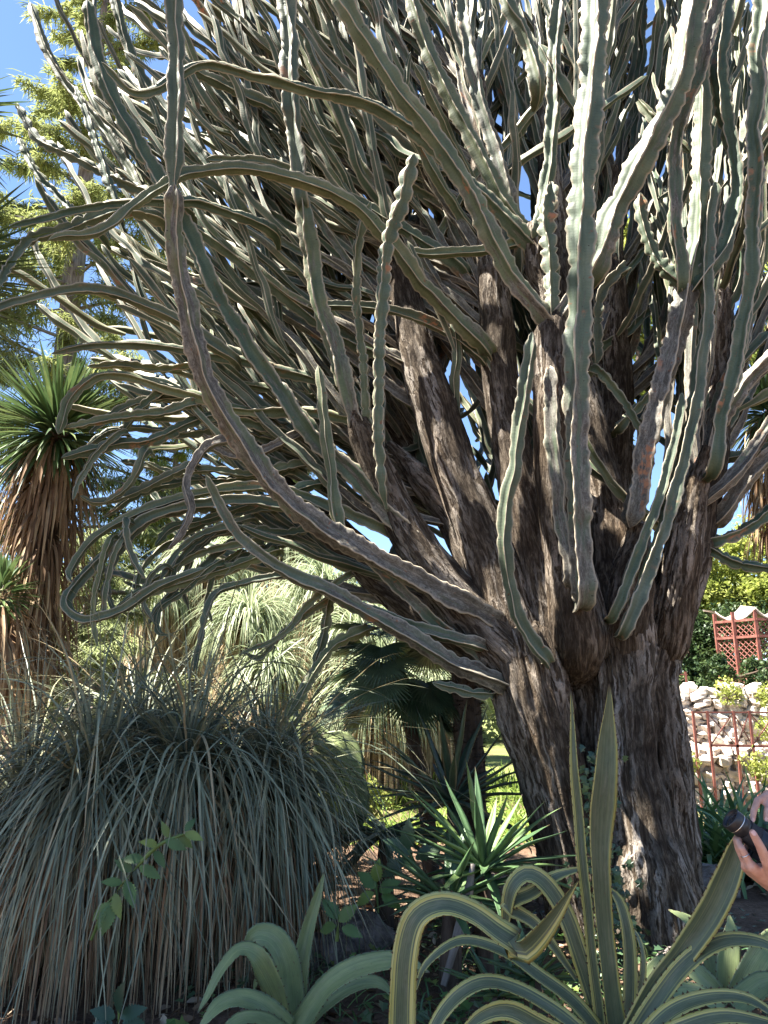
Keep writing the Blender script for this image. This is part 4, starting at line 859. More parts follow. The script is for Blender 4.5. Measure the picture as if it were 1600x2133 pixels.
def railing():
    Y = 11.62; X = lambda px: at(px, 1520, Y)[0]; zt, zb = at(1500, 1484, Y)[2], at(1500, 1553, Y)[2]
    o = thing('red_railing', (X(1540), Y, 0.), 'thin red iron railing with crossed braces before the stone wall', 'railing')
    xs = [X(1447), X(1477), X(1532), X(1565), X(1620), X(1680)]
    for i, x in enumerate(xs): one('post', o, M['red'], ([x, Y, 0.02], [x, Y, zt+.02], .035))
    one('rail', o, M['red'], ([xs[0], Y, zt], [xs[-1], Y, zt], .022)); one('rail', o, M['red'], ([xs[1], Y, zb], [xs[-1], Y, zb-.02], .035))
    for a, b_ in zip(xs[1:-1], xs[2:]):
        one('brace', o, M['red'], ([a, Y, zb], [b_, Y, zt], .013)); one('brace', o, M['red'], ([a, Y+.02, zt], [b_, Y+.02, zb], .013))
    Y2 = 13.6; X2 = lambda px: at(px, 1400, Y2)[0]
    o2 = thing('red_railing', (X2(1412), Y2, 1.85), 'short piece of red railing seen at the end of the stone wall', 'railing')
    z0, z1 = at(1410, 1457, Y2)[2], at(1410, 1405, Y2)[2]
    one('rail', o2, M['red'], ([X2(1398), Y2, z0], [X2(1432), Y2, z0], .03)); one('rail', o2, M['red'], ([X2(1398), Y2, z1], [X2(1432), Y2, z1], .02)); one('brace', o2, M['red'], ([X2(1400), Y2, z1], [X2(1428), Y2, z0], .015))
    for p in (1400, 1428): one('post', o2, M['red'], ([X2(p), Y2, 0.], [X2(p), Y2, z1+.05], .03))
railing()
def pavilion():
    Y = 15.0; zb = 1.8; X = lambda px, y=Y: at(px+36, 1350, y)[0]; zt = at(1540, 1290, Y)[2]
    o = thing('lattice_pavilion', (X(1560), Y+.8, zb), 'weathered red iron pavilion with diamond lattice sides on the terrace', 'pavilion')
    a, b_ = X(1492), X(1700); c = X(1588)
    def panel(x0, y0, x1, y1, z0, z1):
        mb = MB(); Lp = math.hypot(x1-x0, y1-y0); st = .115; pos = lambda u, z: np.array([x0+(x1-x0)*u/Lp, y0+(y1-y0)*u/Lp, z])
        u = -(z1-z0)
        while u < Lp:
            for sgn in (0, 1):
                ua, ub = max(u, 0), min(u+(z1-z0), Lp)
                if ub <= ua: continue
                za, zc = z0+(ua-u), z0+(ub-u)
                if sgn: za, zc = z1-(ua-u), z1-(ub-u)
                bar(mb, pos(ua, za), pos(ub, zc), .017)
            u += st
        p = mb.build('lattice_panel', M['red'], o, smooth=False)
    zm = at(1540, 1322, Y)[2]
    for (p, q, yy, yq) in ((a, X(1545), Y+.7, Y), (X(1545), X(1620), Y, Y), (X(1620), b_, Y, Y+.4)):
        panel(p, yy, q, yq, zb, zm-.06); panel(p, yy, q, yq, zm, zt)
    for (x, y) in ((a, Y+.7), (X(1545), Y), (X(1620), Y), (b_, Y+.4), (X(1515), Y+.35)): one('post', o, M['red'], ([x, y, 0.5], [x, y, zt+.18], .06))
    for (x0, y0, x1, y1) in ((a, Y+.7, X(1545), Y), (X(1545), Y, X(1620), Y), (X(1620), Y, b_, Y+.4)):
        for z in (zb, zm-.03, zt): one('rail', o, M['red'], ([x0, y0-.02, z], [x1, y1-.02, z], .05))
    # swept roof edge: four curved strips rising to the corner posts
    for (x0, y0, x1, y1) in ((a, Y+.7, X(1545), Y), (X(1545), Y, X(1620), Y), (X(1620), Y, b_, Y+.4)):
        t = np.linspace(0, 1, 9); sag = .22*(1-(2*t-1)**2); mb = MB()
        V = np.concatenate([np.stack([x0+(x1-x0)*t, y0+(y1-y0)*t-.05+dy, zt+.24-sag+dz], 1) for dy, dz in ((0, 0), (.6, .10), (.6, .06), (0, -.04))]).reshape(4, 9, 3).transpose(1, 0, 2)
        mb.add(V, grid_quads(9, 4, True)); mb.build('roof_edge', M['stone'], o)
pavilion()
# weeds on the wall
r = np.random.default_rng(72)
for i, (px, py, Y) in enumerate([(1525,1440,12.6),(1598,1450,12.6),(1425,1580,11.6),(1585,1515,12.3),(1590,1600,11.4)]):
    c = at(px, py, Y); mb = MB(); cloud(mb, c + r.normal(0, .09, (7, 3)), np.full(7, .15), 420, .06, r)
    o = thing('wall_weed', c, 'small yellow-green weed tuft growing out of the stone wall', 'weed', 'weeds on the stone wall'); stuff(mb.build('foliage', M['lime_tree'], o))
# ---------------------------------------------------------------- strap lilies, grasses, rocks
def lily(px, py, Y, seed, label):
    r = np.random.default_rng(seed); c = at(px, py, Y); c[2] = gh(c[0], c[1]); n = 26; d = sph(r, n, .5, .97); mb = MB()
    ribbons(mb, c + d*[.03, .03, 0] + r.normal(0, .03, (n, 3))*[1, 1, 0], d, r.uniform(.8, 1.2, n), r.uniform(.035, .05, n), r.uniform(.8, 2.0, n), 9, .3, 'strap', r=r)
    o = mb.build('strap_lily', M['strap_leaf']); tag(o, label, 'lily', 'strap-leaved lilies beside the path')
r = np.random.default_rng(75)
for i in range(15): lily(1440 + 150*r.uniform() + (30 if i > 11 else 0), 1712 + 70*r.uniform(), 6.9 + 1.2*r.uniform(), 80+i, 'dark glossy strap-leaved lily clump beside the path behind the trunk')
def patch(name, label, x0, x1, y0, y1, n, L, w, mat, seed, cat='grass', droop=1.2):
    r = np.random.default_rng(seed); x = r.uniform(x0, x1, n); y = r.uniform(y0, y1, n)
    keep = vnoise(x*1.5, y*1.5, 0, seed) > .35; x, y = x[keep], y[keep]; m = len(x); mb = MB(); d = sph(r, m, .35, 1.)
    ribbons(mb, np.stack([x, y, gh(x, y)], 1), d, r.uniform(.5, 1.2, m)*L, w, r.uniform(.5, 2.2, m)*droop, 4, .2, 'strap', r=r)
    o = mb.build(name, mat); tag(o, label, cat, kind='stuff'); return o
patch('lime_grass', 'bright lime-green grass in the sun beyond the dark agaves', -1.6, 2.4, 8.6, 15, 9000, .40, .020, M['lime_grass'], 90)
patch('lime_grass', 'sunny lime-green grass showing behind the grass tree', -7.0, -2.6, 7.6, 13, 6000, .40, .018, M['lime_grass'], 91)
patch('weeds', 'thin green weeds among the fallen leaves before the trunk', -.6, 2.6, 3.6, 5.0, 700, .22, .010, M['strap_leaf'], 92)
rocks = [(748,1790,5.3,.34,.28,.26,'grey rock beside the broad agave'),(690,1800,5.1,.26,.22,.2,'smaller grey rock leaning on the rock by the broad agave'),(1482,1795,6.6,.30,.26,.24,'grey rock on the path edge below the lilies'),(1405,1970,4.9,.16,.14,.08,'small flat stone near the foot of the trunk')]
s_ = NT('grey_rock'); nz = s_.noise(s_.n('NewGeometry').outputs['Position'], 14, 6, .65); M['rock'] = s_.end(s_.ramp(nz, [(.3, (.07, .058, .05)), (.55, (.17, .145, .13)), (.75, (.28, .25, .23))]), .9, s_.bump(nz, .9, .04), spec=.2)
for i, (px, py, Y, a, b_, c_, lab) in enumerate(rocks):
    p = at(px, py, Y); n, m = 16, 24; rr = np.random.default_rng(i+5)
    ph, th = np.meshgrid(np.linspace(0, PI, n+1), np.linspace(0, 2*PI, m, endpoint=False), indexing='ij'); d = np.stack([np.sin(ph)*np.cos(th), np.sin(ph)*np.sin(th), np.cos(ph)], -1)
    k = .72 + .55*vnoise(d[..., 0]*1.7+i*5, d[..., 1]*1.7, d[..., 2]*1.7, 30) + .18*vnoise(d[..., 0]*5+i*5, d[..., 1]*5, d[..., 2]*5, 31)
    V = d*k[..., None]*np.array([a, b_, c_])*.6 + [p[0], p[1], float(gh(p[0], p[1]))+c_*.3]
    mb = MB(); mb.add(V, grid_quads(n+1, m, True)); o = mb.build('rock', M['rock'], smooth=False); tag(o, lab, 'rock', None)
# ---------------------------------------------------------------- leaf litter and ground cover
def litter(n, size, mat, name, label, seed, xr, yr, lift=.012, lobes=False, cat='leaves'):
    r = np.random.default_rng(seed); x = r.uniform(*xr, n); y = r.uniform(*yr, n)
    k = vnoise(x*1.3, y*1.3, 0, seed) > .42; x, y = x[k], y[k]; n = len(x)
    P = np.stack([x, y, gh(x, y) + lift*r.uniform(.4, 2.0, n)], 1); a = unit(np.stack([r.normal(0, 1, n), r.normal(0, 1, n), r.normal(0, .25, n)], 1)); nn = unit(np.stack([r.normal(0, .35, n), r.normal(0, .35, n), np.ones(n)], 1)); b_ = unit(np.cross(nn, a))
    sz = size*r.uniform(.5, 1.4, n)[:, None]
    prof = [(-.5, 0), (-.2, .26), (.15, .24), (.5, 0), (.15, -.24), (-.2, -.26)] if not lobes else [(-.45, 0), (-.35, .42), (0, .25), (.1, .5), (.25, .2), (.55, 0), (.25, -.2), (.1, -.5), (0, -.25), (-.35, -.42)]
    V = np.stack([P + a*sz*u + b_*sz*v + nn*sz*(abs(v)*.35) for u, v in prof], 1); m = len(prof)
    cidx = P; V = np.concatenate([V, P[:, None]], 1); tri = np.array([[j, (j+1) % m, m] for j in range(m)])
    mb = MB(); mb.add(V, None, (tri[None] + (np.arange(n)*(m+1))[:, None, None]).reshape(-1, 3), rnd=np.repeat(r.uniform(0, 1, n), m+1), uvw=V)
    o = mb.build(name, mat, smooth=False); tag(o, label, cat, kind='stuff'); return o
litter(5200, .085, M['litter'], 'leaf_litter', 'dry brown fallen leaves strewn over the bed', 93, (-3.2, 4.2), (2.6, 8.0))
litter(1700, .055, M['ivy'], 'ground_ivy', 'dark green ivy creeping over the ground in the shade', 94, (-2.6, 2.6), (3.4, 6.2), .05, True, 'ivy')
litter(500, .07, M['fresh'], 'seedlings', 'fresh light-green seedlings among the fallen leaves', 95, (-1.6, 1.4), (3.5, 5.6), .06, True, 'seedlings')
def ivy_on_trunk():
    r = np.random.default_rng(96); n = 420; tr = [(1240,1620),(1245,1700),(1240,1800),(1270,1850),(1285,1900),(1300,1960),(1260,1970),(1320,2000)]; k = r.integers(0, len(tr), n)
    P = np.array([at(tr[i][0]+r.normal(0, 20), tr[i][1]+r.normal(0, 30), 5.0 + (.02*(1900-tr[i][1])/100) - .06*r.uniform()) for i in k]); P[:, 2] = np.maximum(P[:, 2], .05)
    a = unit(np.stack([r.normal(0, .6, n), r.normal(0, .3, n), -np.ones(n)], 1)); nn = unit(np.stack([r.normal(0, .4, n), -np.ones(n), r.normal(.2, .4, n)], 1)); b_ = unit(np.cross(nn, a)); sz = .05*r.uniform(.6, 1.4, n)[:, None]
    prof = [(-.45, 0), (-.35, .42), (0, .25), (.1, .5), (.25, .2), (.55, 0), (.25, -.2), (.1, -.5), (0, -.25), (-.35, -.42)]; m = 10
    V = np.concatenate([np.stack([P + a*sz*u + b_*sz*v for u, v in prof], 1), P[:, None] + (nn*sz*.1)[:, None]], 1); tri = np.array([[j, (j+1) % m, m] for j in range(m)])
    mb = MB(); mb.add(V, None, (tri[None] + (np.arange(n)*(m+1))[:, None, None]).reshape(-1, 3), rnd=np.repeat(r.uniform(0, 1, n), m+1), uvw=V)
    o = mb.build('trunk_ivy', M['ivy'], smooth=False); tag(o, 'ivy climbing the bark of the middle trunk', 'ivy', kind='stuff')
ivy_on_trunk()
M['sap'] = leaf_mat('sapling_leaf', [(0, (.07, .13, .05)), (.6, (.12, .19, .06)), (1, (.22, .27, .07))], .3, .45)
# sapling with toothed leaves in the grass tree, lobed leaves at its foot
def leafy(name, stem, leaves, label, cat, mat, size, seed, width=.5, teeth=5):
    r = np.random.default_rng(seed); P = W(stem); b_ = P[0].copy(); o = thing(name, b_, label, cat)
    trunk_part(o, P, [.003]*(len(P)-1)+[.0015], M['sap'], seed, 'stem', 6, .0, .03)
    for i, (px, py, Y, ang, sc) in enumerate(leaves):
        c = at(px, py, Y); a = unit([math.cos(ang), r.normal(-.2, .3), math.sin(ang)]); nn = unit([r.normal(0, .3), -.8, .6]); s_ = unit(np.cross(nn, a)); nn = np.cross(a, s_)
        m = 9; t = np.linspace(0, 1, m*2+1); wv = width*np.sin(PI*t**.8)*(1 + .18*np.where(np.arange(m*2+1) % 2, 1, -1)*(teeth > 0)); L = size*sc
        mid = c + a*L*t[:, None] - nn*(.25*L*t*t)[:, None]; l = mid + s_*(L*wv*.5)[:, None] + nn*(.08*L*wv)[:, None]; q = mid - s_*(L*wv*.5)[:, None] + nn*(.08*L*wv)[:, None]
        mb = MB(); mb.add(np.stack([l, mid, q], 1), grid_quads(m*2+1, 3), rnd=r.uniform(), age=np.repeat(t, 3)); mb.build('leaf', mat, o)
leafy('sapling', [(190,1960,4.0),(225,1880,3.95),(270,1820,3.9),(330,1760,3.9),(385,1735,3.9)], [(230,1880,3.92,-2.4,1.1),(240,1860,3.9,-1.2,1.2),(255,1840,3.9,2.9,1.),(262,1835,3.88,-.9,1.3),(275,1815,3.9,2.5,1.),(290,1805,3.88,-.4,1.2),(300,1790,3.9,3.0,1.1),(320,1772,3.9,-.8,1.),(330,1762,3.9,2.6,1.),(345,1752,3.88,-.3,1.1),(355,1745,3.9,2.2,.9),(370,1738,3.9,-.7,1.),(385,1735,3.9,-.2,1.),(385,1732,3.9,1.0,.8),(235,1885,3.9,-1.7,1.3),(222,1890,3.9,-1.9,1.)], 'young sapling with toothed leaves sprouting through the grass tree', 'sapling', M['sap'], .10, 97, .46)
leafy('acanthus', [(245,2160,3.95),(246,2120,3.9),(246,2090,3.9)], [(246,2110,3.9,1.5,1.3),(250,2120,3.9,.4,1.),(240,2120,3.9,2.7,1.),(235,2130,3.88,-2.8,1.2),(255,2130,3.88,-.3,1.1)], 'lobed bright acanthus leaves at the foot of the grass tree', 'plant', M['ivy'], .12, 98, .55, 1)
leafy('acanthus', [(880,1840,5.0),(860,1790,4.95),(850,1770,4.95)], [(860,1780,4.95,2.6,1.2),(865,1790,4.95,.5,1.2),(850,1770,4.95,1.6,1.1),(845,1790,4.9,-2.6,1.1)], 'broad lobed acanthus leaves in the shade beside the rocks', 'plant', M['ivy'], .17, 99, .5, 1)
leafy('acanthus', [(790,1900,4.6),(786,1860,4.6),(782,1835,4.6)], [(786,1850,4.6,2.5,1.1),(790,1856,4.6,.6,1.1),(783,1838,4.6,1.5,1.),(780,1860,4.58,-2.7,1.),(795,1865,4.58,-.4,1.)], 'lobed light-green acanthus seedling on the leaf litter before the rocks', 'plant', M['fresh'], .13, 103, .55, 1)
leafy('acanthus', [(700,1960,4.4),(703,1925,4.4),(705,1905,4.4)], [(704,1915,4.4,2.2,1.1),(706,1920,4.4,.8,1.1),(700,1930,4.38,-2.9,1.),(712,1932,4.38,-.2,1.)], 'small acanthus seedling between the plain agave and the rocks', 'plant', M['sap'], .12, 104, .55, 1)
broad('low_bush', px_base(640, 7.6), [(C(640,1640,7.6),.35),(C(700,1660,7.4),.3),(C(760,1680,7.8),.28)], 'low sunlit green bush behind the broad-leaved agave', 105, M['lime_tree'], 2600, .06, .03, 'bush')
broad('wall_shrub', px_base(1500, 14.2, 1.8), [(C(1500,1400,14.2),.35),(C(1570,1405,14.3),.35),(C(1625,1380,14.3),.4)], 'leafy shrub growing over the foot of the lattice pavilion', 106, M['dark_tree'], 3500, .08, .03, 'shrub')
# dead flower stalk
o = MB(); barktube(o, W([(925,2050,4.5),(950,1960,4.5),(972,1880,4.55),(985,1800,4.6)]), [.018, .022, .022, .012], 5, na=14, spacing=.02, rough=.06)
tag(o.build('dead_stalk', M['grey_wood']), 'grey dead stalk leaning under the spear-leaved yucca', 'stalk')
# prickly pear on the far left
def pear(px, py, Y, seed, label):
    r = np.random.default_rng(seed); b_ = at(px, py, Y); b_[2] = 0; o = thing('prickly_pear', b_, label, 'cactus'); pads = [(b_ + [0, 0, .0], Z, 0)]; k = 0
    while k < len(pads) and len(pads) < 26:
        c, d, lv = pads[k]; k += 1
        h, w_ = r.uniform(.24, .34), r.uniform(.15, .2); sd = unit(np.cross(d, sph(r, 1)[0])); nn = np.cross(d, sd)
        n, m = 10, 14; ph, th = np.meshgrid(np.linspace(0, PI, n+1), np.linspace(0, 2*PI, m, endpoint=False), indexing='ij')
        V = c + d*(h/2*(1-np.cos(ph)))[..., None] + sd*(w_/2*np.sin(ph)**.8*np.cos(th)*(.75+.25*(1-np.cos(ph))/2))[..., None] + nn*(.022*np.sin(ph)*np.sin(th))[..., None]
        mb = MB(); mb.add(V, grid_quads(n+1, m, True), rnd=r.uniform(), edge=.3, uvw=V); mb.build('pad', M['agave'], o)
        if lv < 5:
            for _ in range(2 if lv else 3): e = unit(d + sd*r.normal(0, .6) + nn*r.normal(0, .5) + Z*.35); pads.append((c + d*h*.9, e, lv+1))
pear(60, 1560, 7.2, 101, 'grey-green prickly pear with flat pads behind the grass tree'); pear(235, 1500, 8.2, 102, 'prickly pear clump in front of the low cedar')
# ---------------------------------------------------------------- the photographer at the side and the camera in her hands
def capsules(specs, voxel, name, mat, parent, smooth=6):
    """specs: chains of (x, y, z, radius): fused into one continuous skin"""
    mb = MB(); m = 12
    for ch in specs:
        for (a, b_) in zip(ch[:-1], ch[1:]) if len(ch) > 1 else [(ch[0], ch[0])]:
            p, q = np.array(a[:3]), np.array(b_[:3]); t = q-p; L = np.linalg.norm(t); t = t/L if L > 1e-6 else Z
            u = unit(np.cross(t, [.3, .2, .9])); v = np.cross(t, u); rings = []
            for k in range(6): f = -math.cos(PI/2*k/5); rings.append((p + t*a[3]*f, a[3]*math.sqrt(max(0., 1-f*f))+1e-4))
            for k in range(6): f = math.sin(PI/2*k/5); rings.append((q + t*b_[3]*f, b_[3]*math.sqrt(max(0., 1-f*f))+1e-4))
            th = np.linspace(0, 2*PI, m, endpoint=False)
            V = np.stack([c + r_*(np.cos(th)[:, None]*u + np.sin(th)[:, None]*v) for c, r_ in rings]); mb.add(V, grid_quads(12, m, True), [[j, 0, (j+1) % m] for j in range(1, m-1)] + [[11*m, 11*m+j, 11*m+(j+1) % m] for j in range(1, m-1)])
    o = mb.build(name+'_raw', mat, None); md = o.modifiers.new('r', 'REMESH'); md.mode = 'VOXEL'; md.voxel_size = voxel; md.use_smooth_shade = True
    sm = o.modifiers.new('s', 'SMOOTH'); sm.iterations = smooth; sm.factor = .5
    bpy.context.view_layer.update(); me = bpy.data.meshes.new_from_object(o.evaluated_get(bpy.context.evaluated_depsgraph_get())); me.name = name
    raw = o.data; bpy.data.objects.remove(o); bpy.data.meshes.remove(raw)
    if not me.materials: me.materials.append(mat)
    for p in me.polygons: p.use_smooth = True
    return link(name, me, parent)
s_ = NT('skin'); P_ = s_.n('NewGeometry').outputs['Position']; nz = s_.noise(P_, 45, 3); n2 = s_.noise(P_, 300, 2)
M['skin'] = s_.end(s_.ramp(nz, [(.3, (.43, .21, .145)), (.7, (.56, .32, .235))]), .5, s_.bump(n2, .25, .002), spec=.4)
def cloth(name, c): s = NT(name); P = s.n('NewGeometry').outputs['Position']; a = s.noise(P, 6, 3); f = s.noise(P, 400, 1); return s.end(s.mulc(c, s.ramp(a, [(.3, (.8, .8, .8)), (.7, (1.1, 1.1, 1.1))])), .85, s.bump(s.math('ADD', a, s.math('MULTIPLY', f, .1)), .4, .02), spec=.2)
def pt(px, py, Y, r): p = at(px, py, Y); return (p[0], p[1], p[2], r)
px0 = at(1770, 1452, 2.5); BX, BY = px0[0], 2.5
person = thing('person', (BX+.05, BY, float(gh(BX, BY))), 'person in a pale shirt holding up a black camera with both hands', 'person')
wrL, wrR = pt(1632, 1858, 2.34, .027), pt(1650, 1690, 2.48, .027)
shL, shR = (BX+.05, BY-.19, 1.36, .055), (BX+.05, BY+.19, 1.36, .055); elL, elR = (BX-.02, BY-.22, 1.06, .042), (BX-.02, BY+.22, 1.07, .042)
hip = (BX+.06, BY, .90, .13); body = [
 [(BX+.06, BY, .92, .13), (BX+.07, BY, 1.08, .115), (BX+.06, BY, 1.25, .125), (BX+.05, BY, 1.36, .08), (BX+.03, BY, 1.44, .052), (BX+.01, BY, 1.50, .05)],
 [(BX+.06, BY-.11, 1.30, .07), shL, elL, wrL], [(BX+.06, BY+.11, 1.30, .07), shR, elR, wrR],
 [(BX+.0, BY, 1.56, .088), (BX-.015, BY, 1.61, .09)], [(BX-.04, BY, 1.52, .06), (BX-.06, BY, 1.48, .035)], [(BX-.095, BY, 1.565, .012), (BX-.12, BY, 1.535, .014)],
 [(BX+.0, BY-.085, 1.55, .02), (BX+.01, BY-.09, 1.575, .02)], [(BX+.0, BY+.085, 1.55, .02), (BX+.01, BY+.09, 1.575, .02)], [(BX-.10, BY, 1.50, .012), (BX-.10, BY+.02, 1.50, .01)],
 [(BX+.06, BY-.08, .90, .095), (BX+.03, BY-.09, .50, .06), (BX+.07, BY-.09, .12, .04), (BX+.05, BY-.09, .07, .04), (BX-.10, BY-.09, .05, .03)],
 [(BX+.06, BY+.08, .90, .095), (BX+.05, BY+.09, .50, .06), (BX+.10, BY+.09, .12, .04), (BX+.08, BY+.09, .07, .04), (BX-.07, BY+.09, .05, .03)],
]
# left hand, palm up under the lens; thumb on the near side
kn = [pt(1566, 1806, 2.275, .0125), pt(1556, 1803, 2.298, .0125), pt(1556, 1806, 2.322, .012), pt(1562, 1812, 2.343, .0105)]
fi = [[pt(1545, 1768, 2.276, .0105), pt(1536, 1752, 2.30, .0095), pt(1548, 1742, 2.335, .0082)], [pt(1538, 1766, 2.300, .0105), pt(1533, 1748, 2.325, .0095), pt(1548, 1738, 2.36, .0082)],
      [pt(1542, 1772, 2.325, .0100), pt(1540, 1754, 2.352, .0090), pt(1556, 1744, 2.38, .0080)], [pt(1552, 1782, 2.348, .0088), pt(1552, 1766, 2.368, .0080), pt(1566, 1756, 2.385, .0072)]]
palmL = [[wrL, k] for k in [(*a[:3], .017) for a in kn]] + [[(*kn[i][:3], .014), (*kn[i+1][:3], .014)] for i in range(3)] + [[pt(1612, 1838, 2.30, .026), pt(1588, 1815, 2.29, .022)]]
thumbL = [[pt(1618, 1836, 2.285, .022), pt(1598, 1795, 2.245, .0165), pt(1583, 1762, 2.228, .0125), pt(1568, 1735, 2.226, .0105)]]
# right hand over the top: fingers come down on the lens and the dial
knR = [pt(1600, 1657, 2.40, .0125), pt(1616, 1655, 2.42, .0125), pt(1632, 1660, 2.44, .012), pt(1644, 1668, 2.46, .011)]
fiR = [[pt(1578, 1668, 2.365, .0108), pt(1570, 1690, 2.335, .0098), pt(1568, 1707, 2.325, .0085)], [pt(1602, 1672, 2.375, .0108), pt(1598, 1690, 2.345, .0098), pt(1596, 1706, 2.335, .0085)],
       [pt(1624, 1680, 2.39, .0100), pt(1622, 1705, 2.36, .0092), pt(1620, 1722, 2.35, .0082)], [pt(1640, 1692, 2.41, .0090), pt(1640, 1712, 2.38, .0082), pt(1638, 1728, 2.37, .0074)]]
palmR = [[wrR, (*a[:3], .017)] for a in knR] + [[(*knR[i][:3], .014), (*knR[i+1][:3], .014)] for i in range(3)]
thumbR = [[pt(1650, 1700, 2.46, .018), pt(1640, 1722, 2.47, .013), pt(1622, 1735, 2.47, .011)]]
hands = palmL + [[k]+f for k, f in zip(kn, fi)] + thumbL + palmR + [[k]+f for k, f in zip(knR, fiR)] + thumbR
skin = capsules(body + hands, .0042, 'body', M['skin'], person, 5)
M['shirt'] = cloth('pale_shirt', (.55, .53, .48)); M['jeans'] = cloth('dark_trousers', (.05, .06, .09)); M['shoe'] = cloth('shoe_cloth', (.3, .28, .26)); M['hair'] = cloth('brown_hair', (.05, .03, .02))
capsules([[(BX+.06, BY, .90, .15), (BX+.07, BY, 1.08, .135), (BX+.06, BY, 1.25, .145), (BX+.05, BY, 1.34, .10)], [(BX+.06, BY-.11, 1.30, .085), (*shL[:3], .07), (BX+.015, BY-.205, 1.22, .062)], [(BX+.06, BY+.11, 1.30, .085), (*shR[:3], .07), (BX+.015, BY+.205, 1.22, .062)]], .009, 'shirt', M['shirt'], person, 4)
capsules([[(BX+.06, BY-.08, .90, .115), (BX+.03, BY-.09, .50, .08), (BX+.07, BY-.09, .12, .06)], [(BX+.06, BY+.08, .90, .115), (BX+.05, BY+.09, .50, .08), (BX+.10, BY+.09, .12, .06)], [(BX+.06, BY, .93, .14), (BX+.06, BY, .88, .14)]], .01, 'trousers', M['jeans'], person, 4)
for q, w_ in ((0, -.09), (.03, .09)): capsules([[(BX+.05+q, BY+w_, .06, .05), (BX-.10+q, BY+w_, .045, .042)]], .008, 'shoe', M['shoe'], person, 3)
capsules([[(BX+.02, BY, 1.58, .10), (BX+.0, BY, 1.63, .095)], [(BX+.06, BY, 1.55, .08), (BX+.09, BY, 1.36, .06)]], .008, 'hair', M['hair'], person, 4)
# a thin silver ring and nails
s_ = NT('silver'); M['silver'] = s_.end((.75, .74, .72), .2, metal=1.0)
s_ = NT('nail'); M['nail'] = s_.end((.62, .36, .30), .25, spec=.5)
def torus(mb, c, axis, R, r_, n=28, m=8):
    axis = unit(axis); u = unit(np.cross(axis, [.2, .3, .9])); v = np.cross(axis, u); a, b_ = np.meshgrid(np.linspace(0, 2*PI, n, endpoint=False), np.linspace(0, 2*PI, m, endpoint=False), indexing='ij')
    d = np.cos(a)[..., None]*u + np.sin(a)[..., None]*v; V = np.asarray(c) + d*(R+r_*np.cos(b_))[..., None] + axis*(r_*np.sin(b_))[..., None]
    q = grid_quads(n, m, True); last = [[(n-1)*m+j, (n-1)*m+(j+1) % m, (j+1) % m, j] for j in range(m)]; mb.add(V, np.vstack([q, last]))
k0, k1 = np.array(kn[0][:3]), np.array(fi[0][0][:3]); mb = MB(); torus(mb, k0*.35+k1*.65, k1-k0, .0118, .0013); mb.build('ring', M['silver'], skin)
def nail(c, n, t, w_=.006, l=.007):
    n = unit(n); t = unit(t - n*np.dot(t, n)); s_ = np.cross(n, t); g = [(i, j) for i in np.linspace(-1, 1, 5) for j in np.linspace(-1, 1, 5)]
    V = np.array([c + t*l*i*math.sqrt(1-.35*j*j) + s_*w_*j*math.sqrt(1-.25*i*i) + n*(.0012-.0016*j*j) for i, j in g]); mb = MB(); mb.add(V, grid_quads(5, 5)); mb.build('nail', M['nail'], skin)
tp, tb_ = np.array(thumbL[0][3][:3]), np.array(thumbL[0][2][:3]); nail(tp + np.array([-.001, -.0098, .001]), np.array([-.15, -1, .25]), tp-tb_)
for f in (0, 1): a_, b_ = np.array(fiR[f][2][:3]), np.array(fiR[f][1][:3]); nail(a_ + np.array([-.002, -.0078, 0.]), np.array([-.25, -1, .1]), a_-b_, .005, .006)
# camera: lens barrel of stacked rings, body, dial
def lathe(mb, c, axis, prof, n=40):
    axis = unit(axis); u = unit(np.cross(axis, [.2, .9, .3])); v = np.cross(axis, u); th = np.linspace(0, 2*PI, n, endpoint=False)
    V = np.stack([np.asarray(c) + axis*h + r_*(np.cos(th)[:, None]*u + np.sin(th)[:, None]*v) for h, r_ in prof]); mb.add(V, grid_quads(len(prof), n, True))
s_ = NT('black_plastic'); nz = s_.noise(s_.n('NewGeometry').outputs['Position'], 500, 2); M['black'] = s_.end((.018, .018, .02), .42, s_.bump(nz, .2, .001), spec=.5)
s_ = NT('black_rubber'); M['rubber'] = s_.end((.035, .034, .036), .75, s_.bump(s_.noise(s_.n('NewGeometry').outputs['Position'], 350, 2), .5, .002), spec=.3)
s_ = NT('lens_glass'); M['lens'] = s_.end((.01, .012, .02), .05, spec=.9)
s_ = NT('white_print'); M['white'] = s_.end((.75, .75, .75), .5)
fr, bk = at(1521, 1704, 2.315), at(1592, 1760, 2.315); ax = unit(fr-bk); LL = np.linalg.norm(fr-bk)
camo = thing('camera', tuple(bk), 'black camera with a zoom lens pointed up at the tree', 'camera')
mb = MB(); lathe(mb, fr, ax, [(-.0258, .030), (-.027, .0305), (-.040, .0305), (-.041, .0295), (-.050, .0295)]); lens = mb.build('lens', M['black'], camo)
mb = MB(); lathe(mb, fr, ax, [(0, .0275), (.001, .0305), (-.002, .0315), (-.022, .0315), (-.0235, .0305)]); lathe(mb, fr, ax, [(0, .0275), (-.006, .026), (-.012, .022)]); mb.build('lens_hood', M['black'], lens)
mb = MB(); lathe(mb, fr - ax*.006, ax, [(0, .026), (.002, .018), (.003, .0001)]); mb.build('front_glass', M['lens'], lens)
mb = MB(); lathe(mb, fr, ax, [(-.0232, .0302), (-.0235, .0312), (-.0255, .0312), (-.0258, .0302)]); mb.build('lens_band', M['silver'], lens)
mb = MB(); pr = []
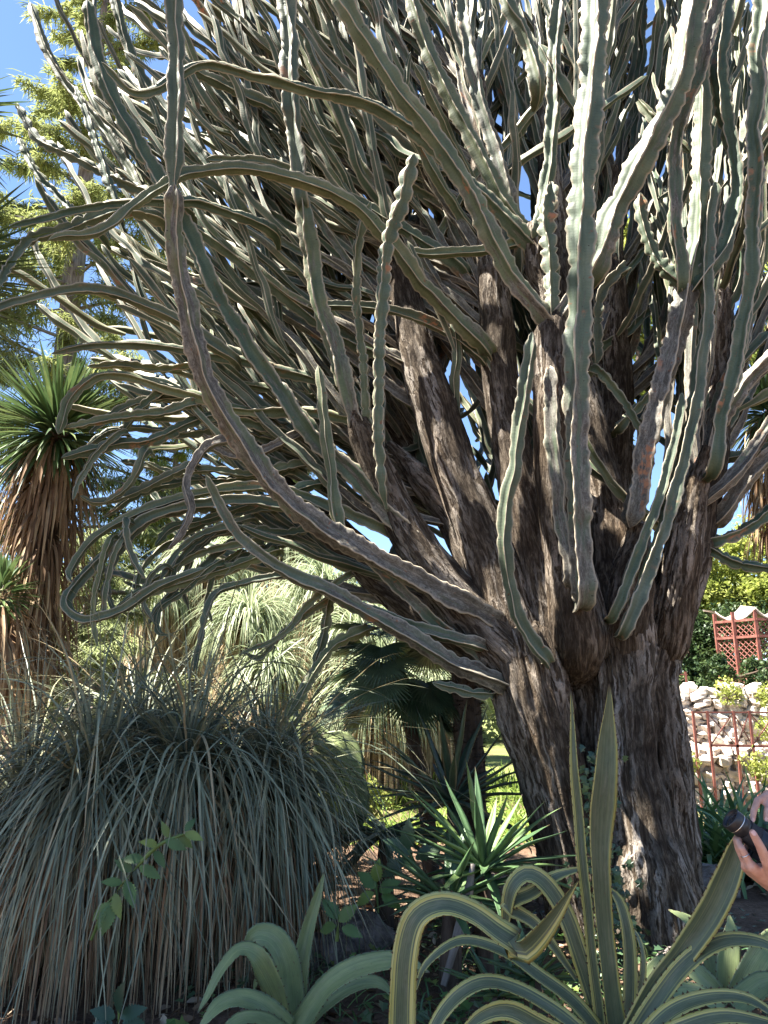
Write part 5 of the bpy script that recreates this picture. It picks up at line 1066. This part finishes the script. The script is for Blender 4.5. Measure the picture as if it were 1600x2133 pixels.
for i in range(16): pr += [(-.050-.0022*i, .0315), (-.051-.0022*i, .0322), (-.0518-.0022*i, .0315)]
lathe(mb, fr, ax, pr); mb.build('zoom_ring', M['rubber'], lens)
mb = MB(); lathe(mb, fr, ax, [(-.085, .0315), (-.086, .034), (-LL-.004, .035)]); mb.build('lens_mount', M['black'], lens)
sx = unit(np.cross(ax, Z)); uz = np.cross(sx, ax)
if uz[2] < 0: uz = -uz
def box(c, a, b_, d, ha, hb, hd, name, mat, bev=.006):
    V = []
    for sa in (-1, 1):
        for (u_, v_) in ((-1, -1), (1, -1), (1, 1), (-1, 1)):
            V.append((sa, u_, v_))
    import bmesh
    bm = bmesh.new(); bmesh.ops.create_cube(bm, size=2)
    for v in bm.verts: p = np.asarray(c) + a*ha*v.co.x + b_*hb*v.co.y + d*hd*v.co.z; v.co = p
    bmesh.ops.bevel(bm, geom=bm.edges[:], offset=bev, segments=3, affect='EDGES'); bmesh.ops.recalc_face_normals(bm, faces=bm.faces[:]); me = bpy.data.meshes.new(name); bm.to_mesh(me); bm.free(); me.materials.append(mat); return link(name, me, camo)
cb = bk - ax*.022; box(cb, sx, uz, ax, .065, .042, .022, 'camera_body', M['rubber']); box(cb + uz*.048, sx, uz, ax, .024, .016, .020, 'viewfinder_hump', M['black']); box(cb - ax*.004 + sx*.05, sx, uz, ax, .016, .040, .030, 'grip', M['rubber'])
for k in (-.045, .042):
    mb = MB(); lathe(mb, cb + sx*k + uz*.040, uz, [(0, .0115), (.001, .0125), (.008, .0125), (.009, .0115), (.0092, .0001)], 24); mb.build('dial', M['black'], camo)
for i in range(7):
    th = 3.6+i*.28; u_ = unit(np.cross(ax, [.2, .9, .3])); v_ = np.cross(ax, u_); d = math.cos(th)*u_ + math.sin(th)*v_; t_ = np.cross(ax, d); c = fr - ax*.045 + d*.0298; mb = MB(); mb.add([c-t_*.0009-ax*.002, c+t_*.0009-ax*.002, c+t_*.0009+ax*.002, c-t_*.0009+ax*.002], [[0, 1, 2, 3]]); mb.build('scale_mark', M['white'], lens)
